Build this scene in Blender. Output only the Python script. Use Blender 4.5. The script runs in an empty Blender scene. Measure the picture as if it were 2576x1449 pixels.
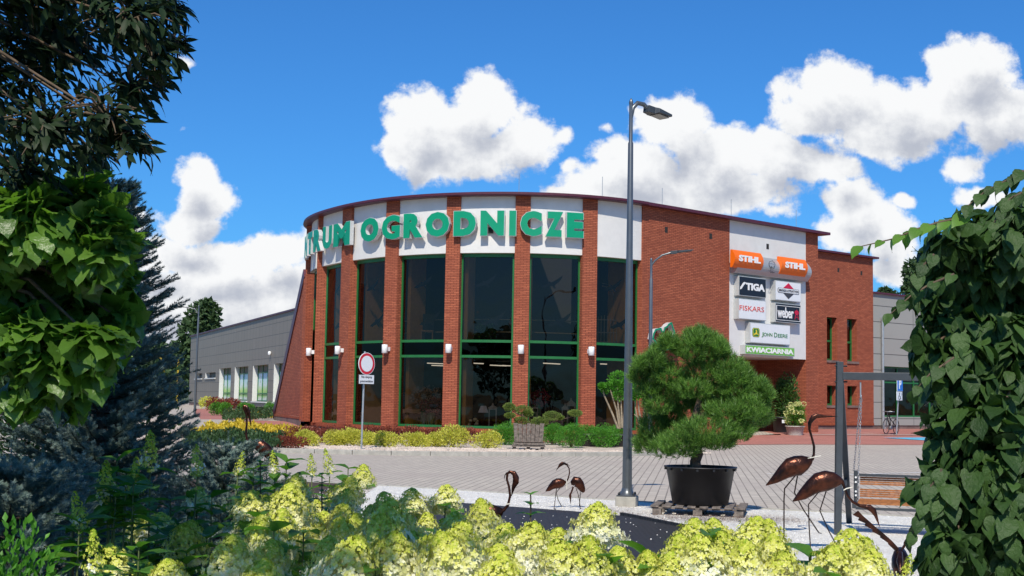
import bpy, bmesh, math, random
import numpy as np
from mathutils import Vector, Matrix
random.seed(7)
rng = np.random.default_rng(11)
S = bpy.context.scene
COL = S.collection
# ------------------------------------------------------------------ camera
F = 3300.0; CX = 1288.0; CY = 724.5; CH = 1.55
ROLL = 0.018; TILT = math.atan(279 / F)
_c, _s = math.cos(ROLL), math.sin(ROLL); _ct, _st = math.cos(TILT), math.sin(TILT)
def ray(x, y):
    a = (x - CX) / F; b = -(y - CY) / F
    a, b = a * _c - b * _s, a * _s + b * _c
    return np.array([a, _ct - b * _st, _st + b * _ct])
def at(x, y, z=0.0):
    r = ray(x, y); t = (z - CH) / r[2]; return np.array([r[0] * t, r[1] * t, z])
def atY(x, y, Y):
    r = ray(x, y); t = Y / r[1]; return np.array([r[0] * t, Y, CH + r[2] * t])
def onplane(x, y, p0, n):
    r = ray(x, y); o = np.array([0, 0, CH]); p0 = np.asarray(p0, float); n = np.asarray(n, float)
    t = np.dot(p0 - o, n) / np.dot(r, n); return o + r * t
cam = bpy.data.cameras.new('camera'); camo = bpy.data.objects.new('camera', cam); COL.objects.link(camo)
R0 = Vector((1, 0, 0)); U0 = Vector((0, -_st, _ct)); FW = Vector((0, _ct, _st))
rt = _c * R0 + _s * U0; up = -_s * R0 + _c * U0
camo.matrix_world = Matrix(((rt.x, up.x, -FW.x, 0), (rt.y, up.y, -FW.y, 0), (rt.z, up.z, -FW.z, CH), (0, 0, 0, 1)))
cam.sensor_width = 36; cam.lens = F / 2576 * 36; cam.clip_end = 6000; cam.clip_start = 0.05
S.camera = camo
# ------------------------------------------------------------------ exposure, sun, sky
S.view_settings.view_transform = 'Standard'; S.view_settings.look = 'None'
S.view_settings.gamma = 1; S.view_settings.exposure = 0.0; S.view_settings.use_curve_mapping = False
SUN_EL = math.radians(49); SUN_AZ = math.radians(6)      # light travels away from the camera, 6 degrees to its right
sd = Vector((-math.sin(SUN_AZ) * math.cos(SUN_EL), -math.cos(SUN_AZ) * math.cos(SUN_EL), math.sin(SUN_EL)))
sun = bpy.data.lights.new('sun', 'SUN'); sun.energy = 4.9; sun.angle = math.radians(0.5); sun.color = (1.0, 0.93, 0.79)
suno = bpy.data.objects.new('sun', sun); COL.objects.link(suno)
suno.rotation_euler = sd.to_track_quat('Z', 'Y').to_euler(); suno.location = (0, -10, 20)

W = bpy.data.worlds.new('World'); S.world = W; W.use_nodes = True
wn = W.node_tree; wn.nodes.clear()
def N(nt, t, **kw):
    n = nt.nodes.new(t)
    for k, v in kw.items(): setattr(n, k, v)
    return n
def setin(nt, n, i, v):
    if v is None: return
    if hasattr(v, 'is_output') or isinstance(v, bpy.types.NodeSocket): nt.links.new(v, n.inputs[i])
    else: n.inputs[i].default_value = v
def M_(nt, op, a, b=None, c=None, clamp=False):
    n = N(nt, 'ShaderNodeMath', operation=op, use_clamp=clamp)
    setin(nt, n, 0, a); setin(nt, n, 1, b); setin(nt, n, 2, c); return n.outputs[0]
def V_(nt, op, a, b=None, c=None):
    n = N(nt, 'ShaderNodeVectorMath', operation=op)
    setin(nt, n, 0, a); setin(nt, n, 1, b); setin(nt, n, 2, c)
    return n.outputs['Value'] if op in ('LENGTH', 'DOT_PRODUCT', 'DISTANCE') else n.outputs[0]
def mixc(nt, f, a, b, mode='MIX'):
    n = N(nt, 'ShaderNodeMix', data_type='RGBA', blend_type=mode)
    setin(nt, n, 0, f); setin(nt, n, 6, a); setin(nt, n, 7, b); return n.outputs[2]
def sstep(nt, x, a, b, lo=0.0, hi=1.0):
    n = N(nt, 'ShaderNodeMapRange', interpolation_type='SMOOTHSTEP')
    setin(nt, n, 0, x); n.inputs[1].default_value = a; n.inputs[2].default_value = b
    n.inputs[3].default_value = lo; n.inputs[4].default_value = hi; return n.outputs[0]
S.cycles.max_bounces = 7; S.cycles.transparent_max_bounces = 12
# clouds: (cx, cy, rx, ry, strength) as bearings from the place where the picture is taken
BL = [(1080,310,112,95,1),(1205,270,95,92,1),(1300,355,105,85,1),(1160,400,165,78,1),(1040,365,80,66,1),
 (1700,315,98,84,1),(1600,405,130,80,1),(1810,400,130,90,1),(1500,455,120,52,1),(1960,395,130,82,1),(1750,480,270,62,1),(1420,480,70,30,.9),
 (2090,225,150,78,.93),(2440,180,112,88,1),(2290,275,240,84,1),(2050,290,120,60,1),(2500,290,130,100,1),(2210,350,150,60,1),(2010,420,120,60,.95),(2120,430,60,60,.8),
 (2150,515,76,70,1),(2205,575,100,88,1),(2120,600,80,60,1),(2270,490,36,26,.8),
 (492,440,60,54,1),(512,500,80,62,1),(470,565,110,50,.95),
 (400,640,120,50,1),(570,655,200,55,1),(690,640,90,52,1),(500,750,300,90,1),(710,750,130,90,1),(450,850,240,70,1),(310,560,60,50,1),(300,650,90,80,1),(420,760,420,200,.62),(1000,640,700,130,.40),(640,880,260,60,.8),
 (848,122,90,64,.10),(455,332,70,40,.02),(1425,325,56,54,.28),(1520,310,90,46,.18),(462,158,60,48,.4),(2440,435,120,66,.35),(2470,492,80,30,1),(2235,690,70,44,1),(1960,545,130,60,.3),(1430,410,64,50,.35)]
tc = N(wn, 'ShaderNodeTexCoord'); sep = N(wn, 'ShaderNodeSeparateXYZ'); wn.links.new(tc.outputs['Generated'], sep.inputs[0])
ay = M_(wn, 'MAXIMUM', M_(wn, 'ABSOLUTE', sep.outputs[1]), 0.02)
cmb = N(wn, 'ShaderNodeCombineXYZ')
wn.links.new(M_(wn, 'DIVIDE', sep.outputs[0], ay), cmb.inputs[0]); wn.links.new(M_(wn, 'DIVIDE', sep.outputs[2], ay), cmb.inputs[1])
UV = cmb.outputs[0]
g = bpy.data.node_groups.new('cloud field', 'ShaderNodeTree')
g.interface.new_socket('V', in_out='INPUT', socket_type='NodeSocketVector'); g.interface.new_socket('D', in_out='OUTPUT', socket_type='NodeSocketFloat')
gi = N(g, 'NodeGroupInput'); go = N(g, 'NodeGroupOutput')
prev = None
for cx, cy, rx, ry, st in BL:
    r = ray(cx, cy); u0 = r[0] / r[1]; w0 = r[2] / r[1]
    iu = F / rx; iw = F / ry
    v = V_(g, 'MULTIPLY_ADD', gi.outputs[0], (iu, iw, 0), (-u0 * iu, -w0 * iw, 0))
    d = V_(g, 'LENGTH', v)
    d = M_(g, 'MULTIPLY_ADD', d, 1.0, 1.0 - st)
    if prev is None: prev = d
    else:
        n = N(g, 'ShaderNodeMath', operation='SMOOTH_MIN'); g.links.new(prev, n.inputs[0]); g.links.new(d, n.inputs[1]); n.inputs[2].default_value = 0.18; prev = n.outputs[0]
g.links.new(M_(g, 'SUBTRACT', 1.0, prev), go.inputs[0])
def field(v):
    n = N(wn, 'ShaderNodeGroup'); n.node_tree = g; wn.links.new(v, n.inputs[0]); return n.outputs[0]
def noise(nt, v, sc, det=6, rough=.55, out='Fac', dist=0.0):
    n = N(nt, 'ShaderNodeTexNoise'); 
    if v is not None: nt.links.new(v, n.inputs['Vector'])
    n.inputs['Scale'].default_value = sc; n.inputs['Detail'].default_value = det; n.inputs['Roughness'].default_value = rough; n.inputs['Distortion'].default_value = dist
    return n.outputs[out]
nz = noise(wn, UV, 28, 10, .60)
bil = noise(wn, UV, 70, 6, .6)
w1 = V_(wn, 'MULTIPLY_ADD', noise(wn, UV, 14, 4, .5, 'Color'), (.03, .03, 0), (-.015, -.015, 0))
UVw = V_(wn, 'ADD', UV, w1)
dn = M_(wn, 'ADD', field(UVw), M_(wn, 'MULTIPLY_ADD', nz, 1.7, -.78))
dn = M_(wn, 'ADD', dn, M_(wn, 'MULTIPLY_ADD', bil, .6, -.30))
alpha = sstep(wn, dn, -.07, .30)
UVs = V_(wn, 'ADD', UVw, (-.006, .026, 0))
d2 = M_(wn, 'ADD', field(UVs), M_(wn, 'MULTIPLY_ADD', noise(wn, V_(wn, 'ADD', UV, (-.003, .012, 0)), 26, 9, .6), 1.3, -.65))
d2 = M_(wn, 'SUBTRACT', d2, M_(wn, 'MULTIPLY_ADD', bil, .9, -.45))
shade = sstep(wn, d2, .0, 1.05)
ccol = mixc(wn, shade, (9.5, 9.6, 9.7, 1), (4.9, 5.25, 6.1, 1))
sky = N(wn, 'ShaderNodeTexSky', sky_type='NISHITA'); sky.sun_disc = False; sky.sun_elevation = SUN_EL
sky.sun_rotation = math.pi + SUN_AZ; sky.air_density = 1.0; sky.dust_density = 0.7; sky.ozone_density = 2.0
skyc = mixc(wn, 1.0, sky.outputs[0], (0.28, 0.79, 1.37, 1), 'MULTIPLY')
final = mixc(wn, alpha, skyc, ccol)
bg = N(wn, 'ShaderNodeBackground'); wn.links.new(final, bg.inputs[0]); bg.inputs[1].default_value = 0.1
wo = N(wn, 'ShaderNodeOutputWorld'); wn.links.new(bg.outputs[0], wo.inputs[0])
W.cycles.sampling_method = 'MANUAL'; W.cycles.sample_map_resolution = 512

# ------------------------------------------------------------------ helpers
ORG = {}
def loc_of(o): return ORG.get(o.name, np.zeros(3))
def tag(o, label=None, cat=None, group=None, kind=None):
    if label: o['label'] = label
    if cat: o['category'] = cat
    if group: o['group'] = group
    if kind: o['kind'] = kind
    return o
def thing(name, label, cat, loc, group=None):
    o = bpy.data.objects.new(name, None); COL.objects.link(o); o.empty_display_size = .2
    loc = np.array(loc, float); o.location = loc; ORG[o.name] = loc
    return tag(o, label, cat, group)
def raw_mesh(name, V, Fq, k, mat, parent=None, loc=None, smooth=False, attr=None, mats=None, mi=None):
    """V (n,3), Fq (m,k) uniform faces, through foreach_set"""
    V = np.asarray(V, np.float32); Fq = np.asarray(Fq, np.int32)
    if parent is not None: L = loc_of(parent)
    elif loc is not None: L = np.array(loc, float)
    else: L = np.zeros(3)
    V = V - L.astype(np.float32)
    me = bpy.data.meshes.new(name)
    me.vertices.add(len(V)); me.vertices.foreach_set('co', V.ravel())
    me.loops.add(Fq.size); me.loops.foreach_set('vertex_index', Fq.ravel())
    me.polygons.add(len(Fq)); me.polygons.foreach_set('loop_start', np.arange(0, Fq.size, k, dtype=np.int32))
    try: me.polygons.foreach_set('loop_total', np.full(len(Fq), k, np.int32))
    except Exception: pass
    if smooth: me.polygons.foreach_set('use_smooth', np.ones(len(Fq), bool))
    for m in (mats or [mat]): me.materials.append(m)
    if mi is not None: me.polygons.foreach_set('material_index', np.asarray(mi, np.int32))
    if attr is not None:
        a = me.attributes.new('tint', 'FLOAT', 'POINT'); a.data.foreach_set('value', np.asarray(attr, np.float32))
    me.update(calc_edges=True); me.validate()
    o = bpy.data.objects.new(name, me); COL.objects.link(o)
    if parent is not None: o.parent = parent; ORG[o.name] = L
    else:
        o.location = L; ORG[o.name] = L
    return o
class MB:
    def __init__(s): s.v = []; s.f = []; s.m = []; s.sm = []
    def add(s, vs, fs, m=0, smooth=False):
        b = len(s.v); s.v.extend([tuple(map(float, p)) for p in vs])
        for f in fs: s.f.append(tuple(b + i for i in f)); s.m.append(m); s.sm.append(smooth)
        return s
    def box(s, c, size, ux=(1, 0, 0), m=0, uz=(0, 0, 1)):
        c = np.array(c, float); ux = np.array(ux, float); ux /= np.linalg.norm(ux); uz = np.array(uz, float); uy = np.cross(uz, ux)
        h = np.array(size, float) / 2; vs = []
        for dz in (-1, 1):
            for dx, dy in ((-1, -1), (1, -1), (1, 1), (-1, 1)):
                vs.append(c + ux * dx * h[0] + uy * dy * h[1] + uz * dz * h[2])
        return s.add(vs, [(3, 2, 1, 0), (4, 5, 6, 7), (0, 1, 5, 4), (1, 2, 6, 5), (2, 3, 7, 6), (3, 0, 4, 7)], m)
    def bar(s, a, b, w, h=None, m=0):
        """rectangular bar from a to b"""
        a = np.array(a, float); b = np.array(b, float); h = h or w; d = b - a; L = np.linalg.norm(d); d /= L
        ref = np.array([0, 0, 1.]) if abs(d[2]) < .9 else np.array([0, 1., 0])
        x = np.cross(ref, d); x /= np.linalg.norm(x); y = np.cross(d, x)
        vs = []
        for p in (a, b):
            for i, j in ((-1, -1), (1, -1), (1, 1), (-1, 1)): vs.append(p + x * i * w / 2 + y * j * h / 2)
        return s.add(vs, [(3, 2, 1, 0), (4, 5, 6, 7), (0, 1, 5, 4), (1, 2, 6, 5), (2, 3, 7, 6), (3, 0, 4, 7)], m)
    def prism(s, poly, z0, z1, m=0, top=True):
        """poly of (x,y) ccw"""
        n = len(poly); vs = [(p[0], p[1], z0) for p in poly] + [(p[0], p[1], z1) for p in poly]
        fs = [(i, (i + 1) % n, n + (i + 1) % n, n + i) for i in range(n)]
        fs += [tuple(range(n, 2 * n)), tuple(range(n - 1, -1, -1))]
        return s.add(vs, fs, m)
    def slab(s, poly3, nrm, t, m=0):
        """flat polygon in space given thickness t along nrm"""
        P = [np.array(p, float) for p in poly3]; nv = np.array(nrm, float); n = len(P)
        vs = [p for p in P] + [p + nv * t for p in P]
        fs = [(i, (i + 1) % n, n + (i + 1) % n, n + i) for i in range(n)] + [tuple(range(n, 2 * n)), tuple(range(n - 1, -1, -1))]
        return s.add(vs, fs, m)
    def sweep(s, pts, rad, n=10, m=0, flat=None, smooth=True, caps=True):
        """tapered tube; rad per point, flat=(ratio along the side axis)"""
        P = [np.array(p, float) for p in pts]
        if np.isscalar(rad): rad = [rad] * len(P)
        b = len(s.v); ref = None; vs = []
        for i, p in enumerate(P):
            t = P[min(i + 1, len(P) - 1)] - P[max(i - 1, 0)]; t /= (np.linalg.norm(t) + 1e-9)
            if ref is None:
                ref = np.array([0, 0, 1.]) if abs(t[2]) < .9 else np.array([1., 0, 0])
            x = np.cross(ref, t); x /= (np.linalg.norm(x) + 1e-9); y = np.cross(t, x); ref = y
            r = rad[i]; fl = 1.0 if flat is None else (flat[i] if hasattr(flat, '__len__') else flat)
            for k in range(n):
                a = 2 * math.pi * k / n; vs.append(p + x * math.cos(a) * r * fl + y * math.sin(a) * r)
        fs = []
        for i in range(len(P) - 1):
            for k in range(n): fs.append((i * n + k, i * n + (k + 1) % n, (i + 1) * n + (k + 1) % n, (i + 1) * n + k))
        s.add(vs, fs, m, smooth)
        if caps:
            s.add(vs[:n], [tuple(range(n - 1, -1, -1))], m); s.add(vs[-n:], [tuple(range(n))], m)
        return s
    def lathe(s, c, prof, n=24, m=0, smooth=True):
        c = np.array(c, float); vs = []
        for r, z in prof:
            for k in range(n):
                a = 2 * math.pi * k / n; vs.append(c + [r * math.cos(a), r * math.sin(a), z])
        fs = []
        for i in range(len(prof) - 1):
            for k in range(n): fs.append((i * n + k, i * n + (k + 1) % n, (i + 1) * n + (k + 1) % n, (i + 1) * n + k))
        s.add(vs, fs, m, smooth)
        s.add(vs[:n], [tuple(range(n - 1, -1, -1))], m); s.add(vs[-n:], [tuple(range(n))], m)
        return s
    def build(s, name, mat, parent=None, loc=None, bevel=0):
        if parent is not None: L = loc_of(parent)
        elif loc is not None: L = np.array(loc, float)
        else: L = np.zeros(3)
        me = bpy.data.meshes.new(name)
        V = np.array(s.v) - L
        me.from_pydata([tuple(p) for p in V], [], s.f)
        for mm in (mat if isinstance(mat, (list, tuple)) else [mat]): me.materials.append(mm)
        me.polygons.foreach_set('material_index', np.array(s.m, np.int32)); me.polygons.foreach_set('use_smooth', np.array(s.sm, bool))
        me.update()
        uvl = me.uv_layers.new(name='UVMap'); uv = np.zeros((len(me.loops), 2), np.float32)
        A = np.array(s.v)
        for p in me.polygons:
            nn = p.normal
            if abs(nn.z) > .7: e1 = np.array([1, 0, 0.]); e2 = np.array([0, 1., 0])
            else:
                e1 = np.array([-nn.y, nn.x, 0.]); l = np.linalg.norm(e1) + 1e-9; e1 /= l; e2 = np.array([0, 0, 1.])
            for li in p.loop_indices:
                q = A[me.loops[li].vertex_index]; uv[li] = (q @ e1, q @ e2)
        uvl.data.foreach_set('uv', uv.ravel())
        o = bpy.data.objects.new(name, me); COL.objects.link(o)
        if parent is not None: o.parent = parent
        else: o.location = L
        ORG[o.name] = L
        if bevel:
            b = o.modifiers.new('bevel', 'BEVEL'); b.width = bevel; b.segments = 2; b.limit_method = 'ANGLE'
        return o
def copy_tree(o, parent=None, loc=None):
    c = o.copy(); COL.objects.link(c); c.parent = parent
    if loc is not None: c.location = loc; ORG[c.name] = np.array(loc, float)
    for ch in list(o.children): copy_tree(ch, c)
    return c
# ------------------------------------------------------------------ materials
def newmat(name):
    m = bpy.data.materials.new(name); m.use_nodes = True; nt = m.node_tree; nt.nodes.clear()
    b = N(nt, 'ShaderNodeBsdfPrincipled'); o = N(nt, 'ShaderNodeOutputMaterial'); nt.links.new(b.outputs[0], o.inputs[0]); return m, nt, b, o
def bump(nt, b, h, dist=.01, st=.5):
    n = N(nt, 'ShaderNodeBump'); nt.links.new(h, n.inputs['Height']); n.inputs['Distance'].default_value = dist; n.inputs['Strength'].default_value = st
    nt.links.new(n.outputs[0], b.inputs['Normal'])
def c4(c): return (c[0], c[1], c[2], 1)
def plain(name, col, rough=.6, metal=0, var=.15, scale=8, bmp=0, spec=.5, coat=0):
    m, nt, b, o = newmat(name); t = N(nt, 'ShaderNodeTexCoord')
    nn = noise(nt, t.outputs['Object'], scale, 5, .6)
    dk = tuple(x * (1 - var) for x in col); lt = tuple(min(1, x * (1 + var)) for x in col)
    nt.links.new(mixc(nt, sstep(nt, nn, .3, .7), c4(dk), c4(lt)), b.inputs['Base Color'])
    b.inputs['Roughness'].default_value = rough; b.inputs['Metallic'].default_value = metal
    b.inputs['Specular IOR Level'].default_value = spec; b.inputs['Coat Weight'].default_value = coat
    if bmp: bump(nt, b, nn, bmp)
    return m
def leafmat(name, c1, c2, rough=.45, trans=.35, spec=.4, crumple=0):
    """two-sided foliage: colour varies leaf by leaf"""
    m, nt, b, o = newmat(name); ge = N(nt, 'ShaderNodeNewGeometry'); t = N(nt, 'ShaderNodeTexCoord')
    r = ge.outputs['Random Per Island']
    c = mixc(nt, r, c4(c1), c4(c2))
    n2 = noise(nt, t.outputs['Object'], 3.0, 3, .5)
    c = mixc(nt, sstep(nt, n2, .35, .7, 0, .35), c, c4(tuple(x * 1.5 for x in c2)))
    nt.links.new(c, b.inputs['Base Color']); b.inputs['Roughness'].default_value = rough; b.inputs['Specular IOR Level'].default_value = spec
    if crumple: bump(nt, b, noise(nt, t.outputs['Object'], crumple, 3, .6), .012, .7)
    tr = N(nt, 'ShaderNodeBsdfTranslucent'); nt.links.new(mixc(nt, 1.0, c, (1.3, 1.5, .7, 1), 'MULTIPLY'), tr.inputs[0])
    mx = N(nt, 'ShaderNodeMixShader'); mx.inputs[0].default_value = trans
    nt.links.new(b.outputs[0], mx.inputs[1]); nt.links.new(tr.outputs[0], mx.inputs[2]); nt.links.new(mx.outputs[0], o.inputs[0])
    return m
def brickmat(name, c1, c2, mortar, bw=.25, bh=.075, ms=.014, rot=0, uv='UV', bmp=.01, offset=.5, dirt=.5, rough=.85, vdark=False):
    m, nt, b, o = newmat(name); t = N(nt, 'ShaderNodeTexCoord'); mp = N(nt, 'ShaderNodeMapping')
    nt.links.new(t.outputs[uv], mp.inputs[0]); mp.inputs['Rotation'].default_value[2] = rot
    k = N(nt, 'ShaderNodeTexBrick'); nt.links.new(mp.outputs[0], k.inputs['Vector']); k.offset = offset
    k.inputs['Color1'].default_value = c4(c1); k.inputs['Color2'].default_value = c4(c2); k.inputs['Mortar'].default_value = c4(mortar)
    k.inputs['Scale'].default_value = 1; k.inputs['Mortar Size'].default_value = ms; k.inputs['Mortar Smooth'].default_value = .1; k.inputs['Bias'].default_value = 0
    k.inputs['Brick Width'].default_value = bw; k.inputs['Row Height'].default_value = bh
    nn = noise(nt, t.outputs['Object'], .8, 6, .6)
    col = mixc(nt, sstep(nt, nn, .35, .75, 0, dirt), k.outputs['Color'], c4(tuple(x * .75 for x in c2)))
    nt.links.new(col, b.inputs['Base Color']); b.inputs['Roughness'].default_value = rough; b.inputs['Specular IOR Level'].default_value = .3
    inv = M_(nt, 'SUBTRACT', 1.0, k.outputs['Fac']); bump(nt, b, inv, bmp, .6)
    return m
BRICK = brickmat('red brick', (.46, .132, .068), (.31, .082, .044), (.12, .03, .016), .25, .066, .009)
ROWLOCK = brickmat('brick on edge', (.42, .11, .045), (.28, .065, .03), (.15, .04, .02), .066, .26, .009, offset=0)
RENDERW = plain('white render', (.66, .645, .625), .9, var=.03, scale=3, bmp=.003)
GREEN = plain('green window frame', (.015, .135, .034), .4, var=.08)
CORN = plain('burgundy cornice metal', (.085, .016, .030), .45, var=.15)
PLINTH = plain('plinth render', (.17, .115, .10), .9, var=.25, scale=1.5)
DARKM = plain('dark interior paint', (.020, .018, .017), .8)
AMBER = plain('ochre interior column', (.62, .33, .09), .7, var=.08)
BLACK = plain('black plastic', (.012, .012, .014), .45, var=.2)
WHITEM = plain('white metal', (.78, .78, .78), .4, var=.03)
GREYM = plain('silver grey metal', (.30, .31, .32), .45, metal=.3, var=.08)
STEEL = plain('galvanised steel', (.45, .47, .48), .4, metal=.6, var=.1)
GRAPH = plain('graphite painted steel', (.045, .052, .060), .45, var=.1)
POSTM = plain('grey painted lamp post', (.13, .14, .15), .33, metal=.55, var=.06)
def glassmat(name, tint=(.42, .43, .44), refl=.085):
    m, nt, b, o = newmat(name); nt.nodes.remove(b)
    tr = N(nt, 'ShaderNodeBsdfTransparent'); tr.inputs[0].default_value = c4(tint)
    gl = N(nt, 'ShaderNodeBsdfGlossy'); gl.inputs['Roughness'].default_value = .01; gl.inputs[0].default_value = (.95, .70, .62, 1)
    fr = N(nt, 'ShaderNodeFresnel'); fr.inputs[0].default_value = 1.45
    f = M_(nt, 'ADD', M_(nt, 'MULTIPLY', fr.outputs[0], .8), refl - .04)
    t = N(nt, 'ShaderNodeTexCoord'); bp = N(nt, 'ShaderNodeBump'); nt.links.new(noise(nt, t.outputs['Object'], .7, 2), bp.inputs['Height']); bp.inputs['Distance'].default_value = .02
    nt.links.new(bp.outputs[0], gl.inputs['Normal'])
    mx = N(nt, 'ShaderNodeMixShader'); nt.links.new(f, mx.inputs[0]); nt.links.new(tr.outputs[0], mx.inputs[1]); nt.links.new(gl.outputs[0], mx.inputs[2]); nt.links.new(mx.outputs[0], o.inputs[0])
    return m
GLASS = glassmat('tinted window glass', (.48, .45, .43), .055); GLASSD = glassmat('dark spandrel glass', (.04, .04, .04), .03)
def emis(name, col, st):
    m, nt, b, o = newmat(name); b.inputs['Base Color'].default_value = c4(col); b.inputs['Emission Color'].default_value = c4(col); b.inputs['Emission Strength'].default_value = st; return m
LIGHT = emis('lit ceiling tube', (1, .93, .75), 1.1)
SKYL = emis('glowing rooflight panel', (.85, .93, .88), 2.0)  # emission stands in for daylight; the roof has no opening there
# ------------------------------------------------------------------ text
def text_mesh(s, h, w=None, bold=0.0, depth=.02, spacing=1.0):
    cu = bpy.data.curves.new('t', 'FONT'); cu.body = s; cu.size = 1; cu.offset = bold; cu.extrude = .5; cu.resolution_u = 3; cu.space_character = spacing; cu.fill_mode = 'BOTH'
    o = bpy.data.objects.new('t', cu); COL.objects.link(o); dg = bpy.context.evaluated_depsgraph_get(); dg.update()
    e = o.evaluated_get(dg); me = e.to_mesh()
    V = np.array([v.co[:] for v in me.vertices]); Fs = [tuple(p.vertices) for p in me.polygons]
    e.to_mesh_clear(); bpy.data.objects.remove(o); bpy.data.curves.remove(cu)
    mn = V.min(0); mx = V.max(0); sc = h / (mx[1] - mn[1]); sx = sc if w is None else w / (mx[0] - mn[0])
    V[:, 0] = (V[:, 0] - mn[0]) * sx; V[:, 1] = (V[:, 1] - mn[1]) * sc; V[:, 2] = (V[:, 2] - mn[2]) / (mx[2] - mn[2]) * depth
    return V, Fs
def put_text(mb, s, o, u, n, h, w=None, bold=0., depth=.01, m=0, spacing=1.0, upv=(0, 0, 1)):
    V, Fs = text_mesh(s, h, w, bold, depth, spacing); o = np.array(o, float); u = np.array(u, float); n = np.array(n, float); upv = np.array(upv, float)
    mb.add([o + u * v[0] + upv * v[1] + n * v[2] for v in V], Fs, m); return V[:, 0].max()
# ------------------------------------------------------------------ foliage
def frames(fwd, up):
    f = fwd / (np.linalg.norm(fwd, axis=1, keepdims=True) + 1e-9)
    x = np.cross(f, up); x /= (np.linalg.norm(x, axis=1, keepdims=True) + 1e-9); z = np.cross(x, f)
    return np.stack([x, f, z], axis=2)          # columns: side, forward, normal
def scatter(name, mat, parent, T, TF, P, R, Sc, loc=None, attr=None, smooth=False, tattr=None, mats=None, mi=None):
    T = np.asarray(T, float); TF = np.asarray(TF, int); n = len(P); Sc = np.asarray(Sc, float)
    if Sc.ndim == 1: Sc = Sc[:, None] * np.ones(3)
    V = np.einsum('nij,nkj->nki', R, T[None] * Sc[:, None, :]) + P[:, None, :]
    FF = (TF[None] + (np.arange(n) * len(T))[:, None, None]).reshape(-1, TF.shape[1])
    a = None
    if attr is not None: a = np.repeat(attr, len(T)) + (np.tile(tattr, n) if tattr is not None else 0)
    return raw_mesh(name, V.reshape(-1, 3), FF, TF.shape[1], mat, parent, loc, smooth, a, mats, mi)
def rdir(n, r=rng):
    v = r.normal(size=(n, 3)); return v / np.linalg.norm(v, axis=1, keepdims=True)
# leaf: base at origin, grows along +y, normal +z
LEAF6 = np.array([(0, 0, 0), (-.26, .30, .07), (-.22, .68, .05), (0, 1, -.10), (.22, .68, .05), (.26, .30, .07), (0, .35, 0), (0, .7, -.02)])
LEAF6F = [(0, 6, 1, 1), (1, 6, 7, 2), (2, 7, 3, 3), (0, 5, 6, 6), (5, 4, 7, 6), (4, 3, 7, 7)]
LEAF6T = np.array([(0, 6, 1), (1, 6, 7), (1, 7, 2), (2, 7, 3), (0, 5, 6), (5, 4, 7), (5, 7, 6), (4, 3, 7)])
LEAF2 = np.array([(0, 0, 0), (-.28, .45, .06), (0, 1, -.05), (.28, .45, .06)]); LEAF2F = np.array([(0, 1, 2), (0, 2, 3)])
def tuft(nn, spread, w, seed, up=1.0, L=1.0):
    """spray of nn needles from the origin round +y"""
    r = np.random.default_rng(seed); V = []; Fc = []
    for i in range(nn):
        a = r.uniform(0, 2 * math.pi); th = spread * math.sqrt(r.uniform(.02, 1)); l = L * r.uniform(.7, 1)
        d = np.array([math.sin(th) * math.cos(a), math.cos(th), math.sin(th) * math.sin(a)]); b0 = np.array([0, r.uniform(0, .55 * up), 0])
        s = np.cross(d, r.normal(size=3)); s /= np.linalg.norm(s); k = len(V)
        V += [b0 - s * w, b0 + s * w, b0 + d * l * .6]; Fc.append((k, k + 1, k + 2))
    return np.array(V), np.array(Fc)
def clump_points(C, Rr, n, shell=.55, r=rng):
    """points inside ellipsoids with centres C (m,3), radii Rr (m,3)"""
    C = np.asarray(C, float); Rr = np.asarray(Rr, float); vol = Rr.prod(1) ** (2 / 3); idx = r.choice(len(C), n, p=vol / vol.sum())
    d = rdir(n, r); rad = (shell + (1 - shell) * r.random(n)) ** 1.0
    return C[idx] + d * Rr[idx] * rad[:, None], d, idx
def bush(name, label, cat, c, rad, n, size, mat, group=None, seed=0, squash=1.0, leafT=LEAF2, leafF=LEAF2F, lumps=10, parent=None, stem=True, upb=.5):
    """rounded shrub of many leaves in lumps, with a stem"""
    r = np.random.default_rng(seed); c = np.array(c, float)
    root = parent if parent is not None else thing(name, label, cat, c, group)
    rad = np.array(rad, float); L = rdir(lumps, r); L[:, 2] = np.abs(L[:, 2]) * .9
    cc = c + [0, 0, rad[2] * .42] + L * rad * [.52, .52, .38]; rr = np.tile(rad * .50, (lumps, 1)) * r.uniform(.75, 1.15, (lumps, 1))
    cc = np.vstack([cc, [c + [0, 0, rad[2] * .45]]]); rr = np.vstack([rr, [rad * [.8, .8, .5]]])
    P, d, _ = clump_points(cc, rr, n, .7, r); k = P[:, 2] > c[2] - .01; P = P[k]; d = d[k]
    f = d + rdir(len(P), r) * .6 + [0, 0, upb]; R = frames(f, rdir(len(P), r))
    scatter('foliage' if parent is None else name, mat, root, leafT, leafF, P, R, size * r.uniform(.7, 1.3, len(P)))
    if stem:
        s = MB()
        for i in range(5):
            a = r.uniform(0, 6.28); s.sweep([c, c + [math.cos(a) * rad[0] * .25, math.sin(a) * rad[1] * .25, rad[2] * .35], c + [math.cos(a) * rad[0] * .5, math.sin(a) * rad[1] * .5, rad[2] * .7]], [.02, .014, .006], 5)
        s.build('stem', BARK, root)
    return root
BARK = plain('bark', (.11, .075, .05), .9, var=.4, scale=20, bmp=.02)
WOOD = plain('weathered wood', (.16, .13, .11), .85, var=.45, scale=14, bmp=.01)
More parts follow.
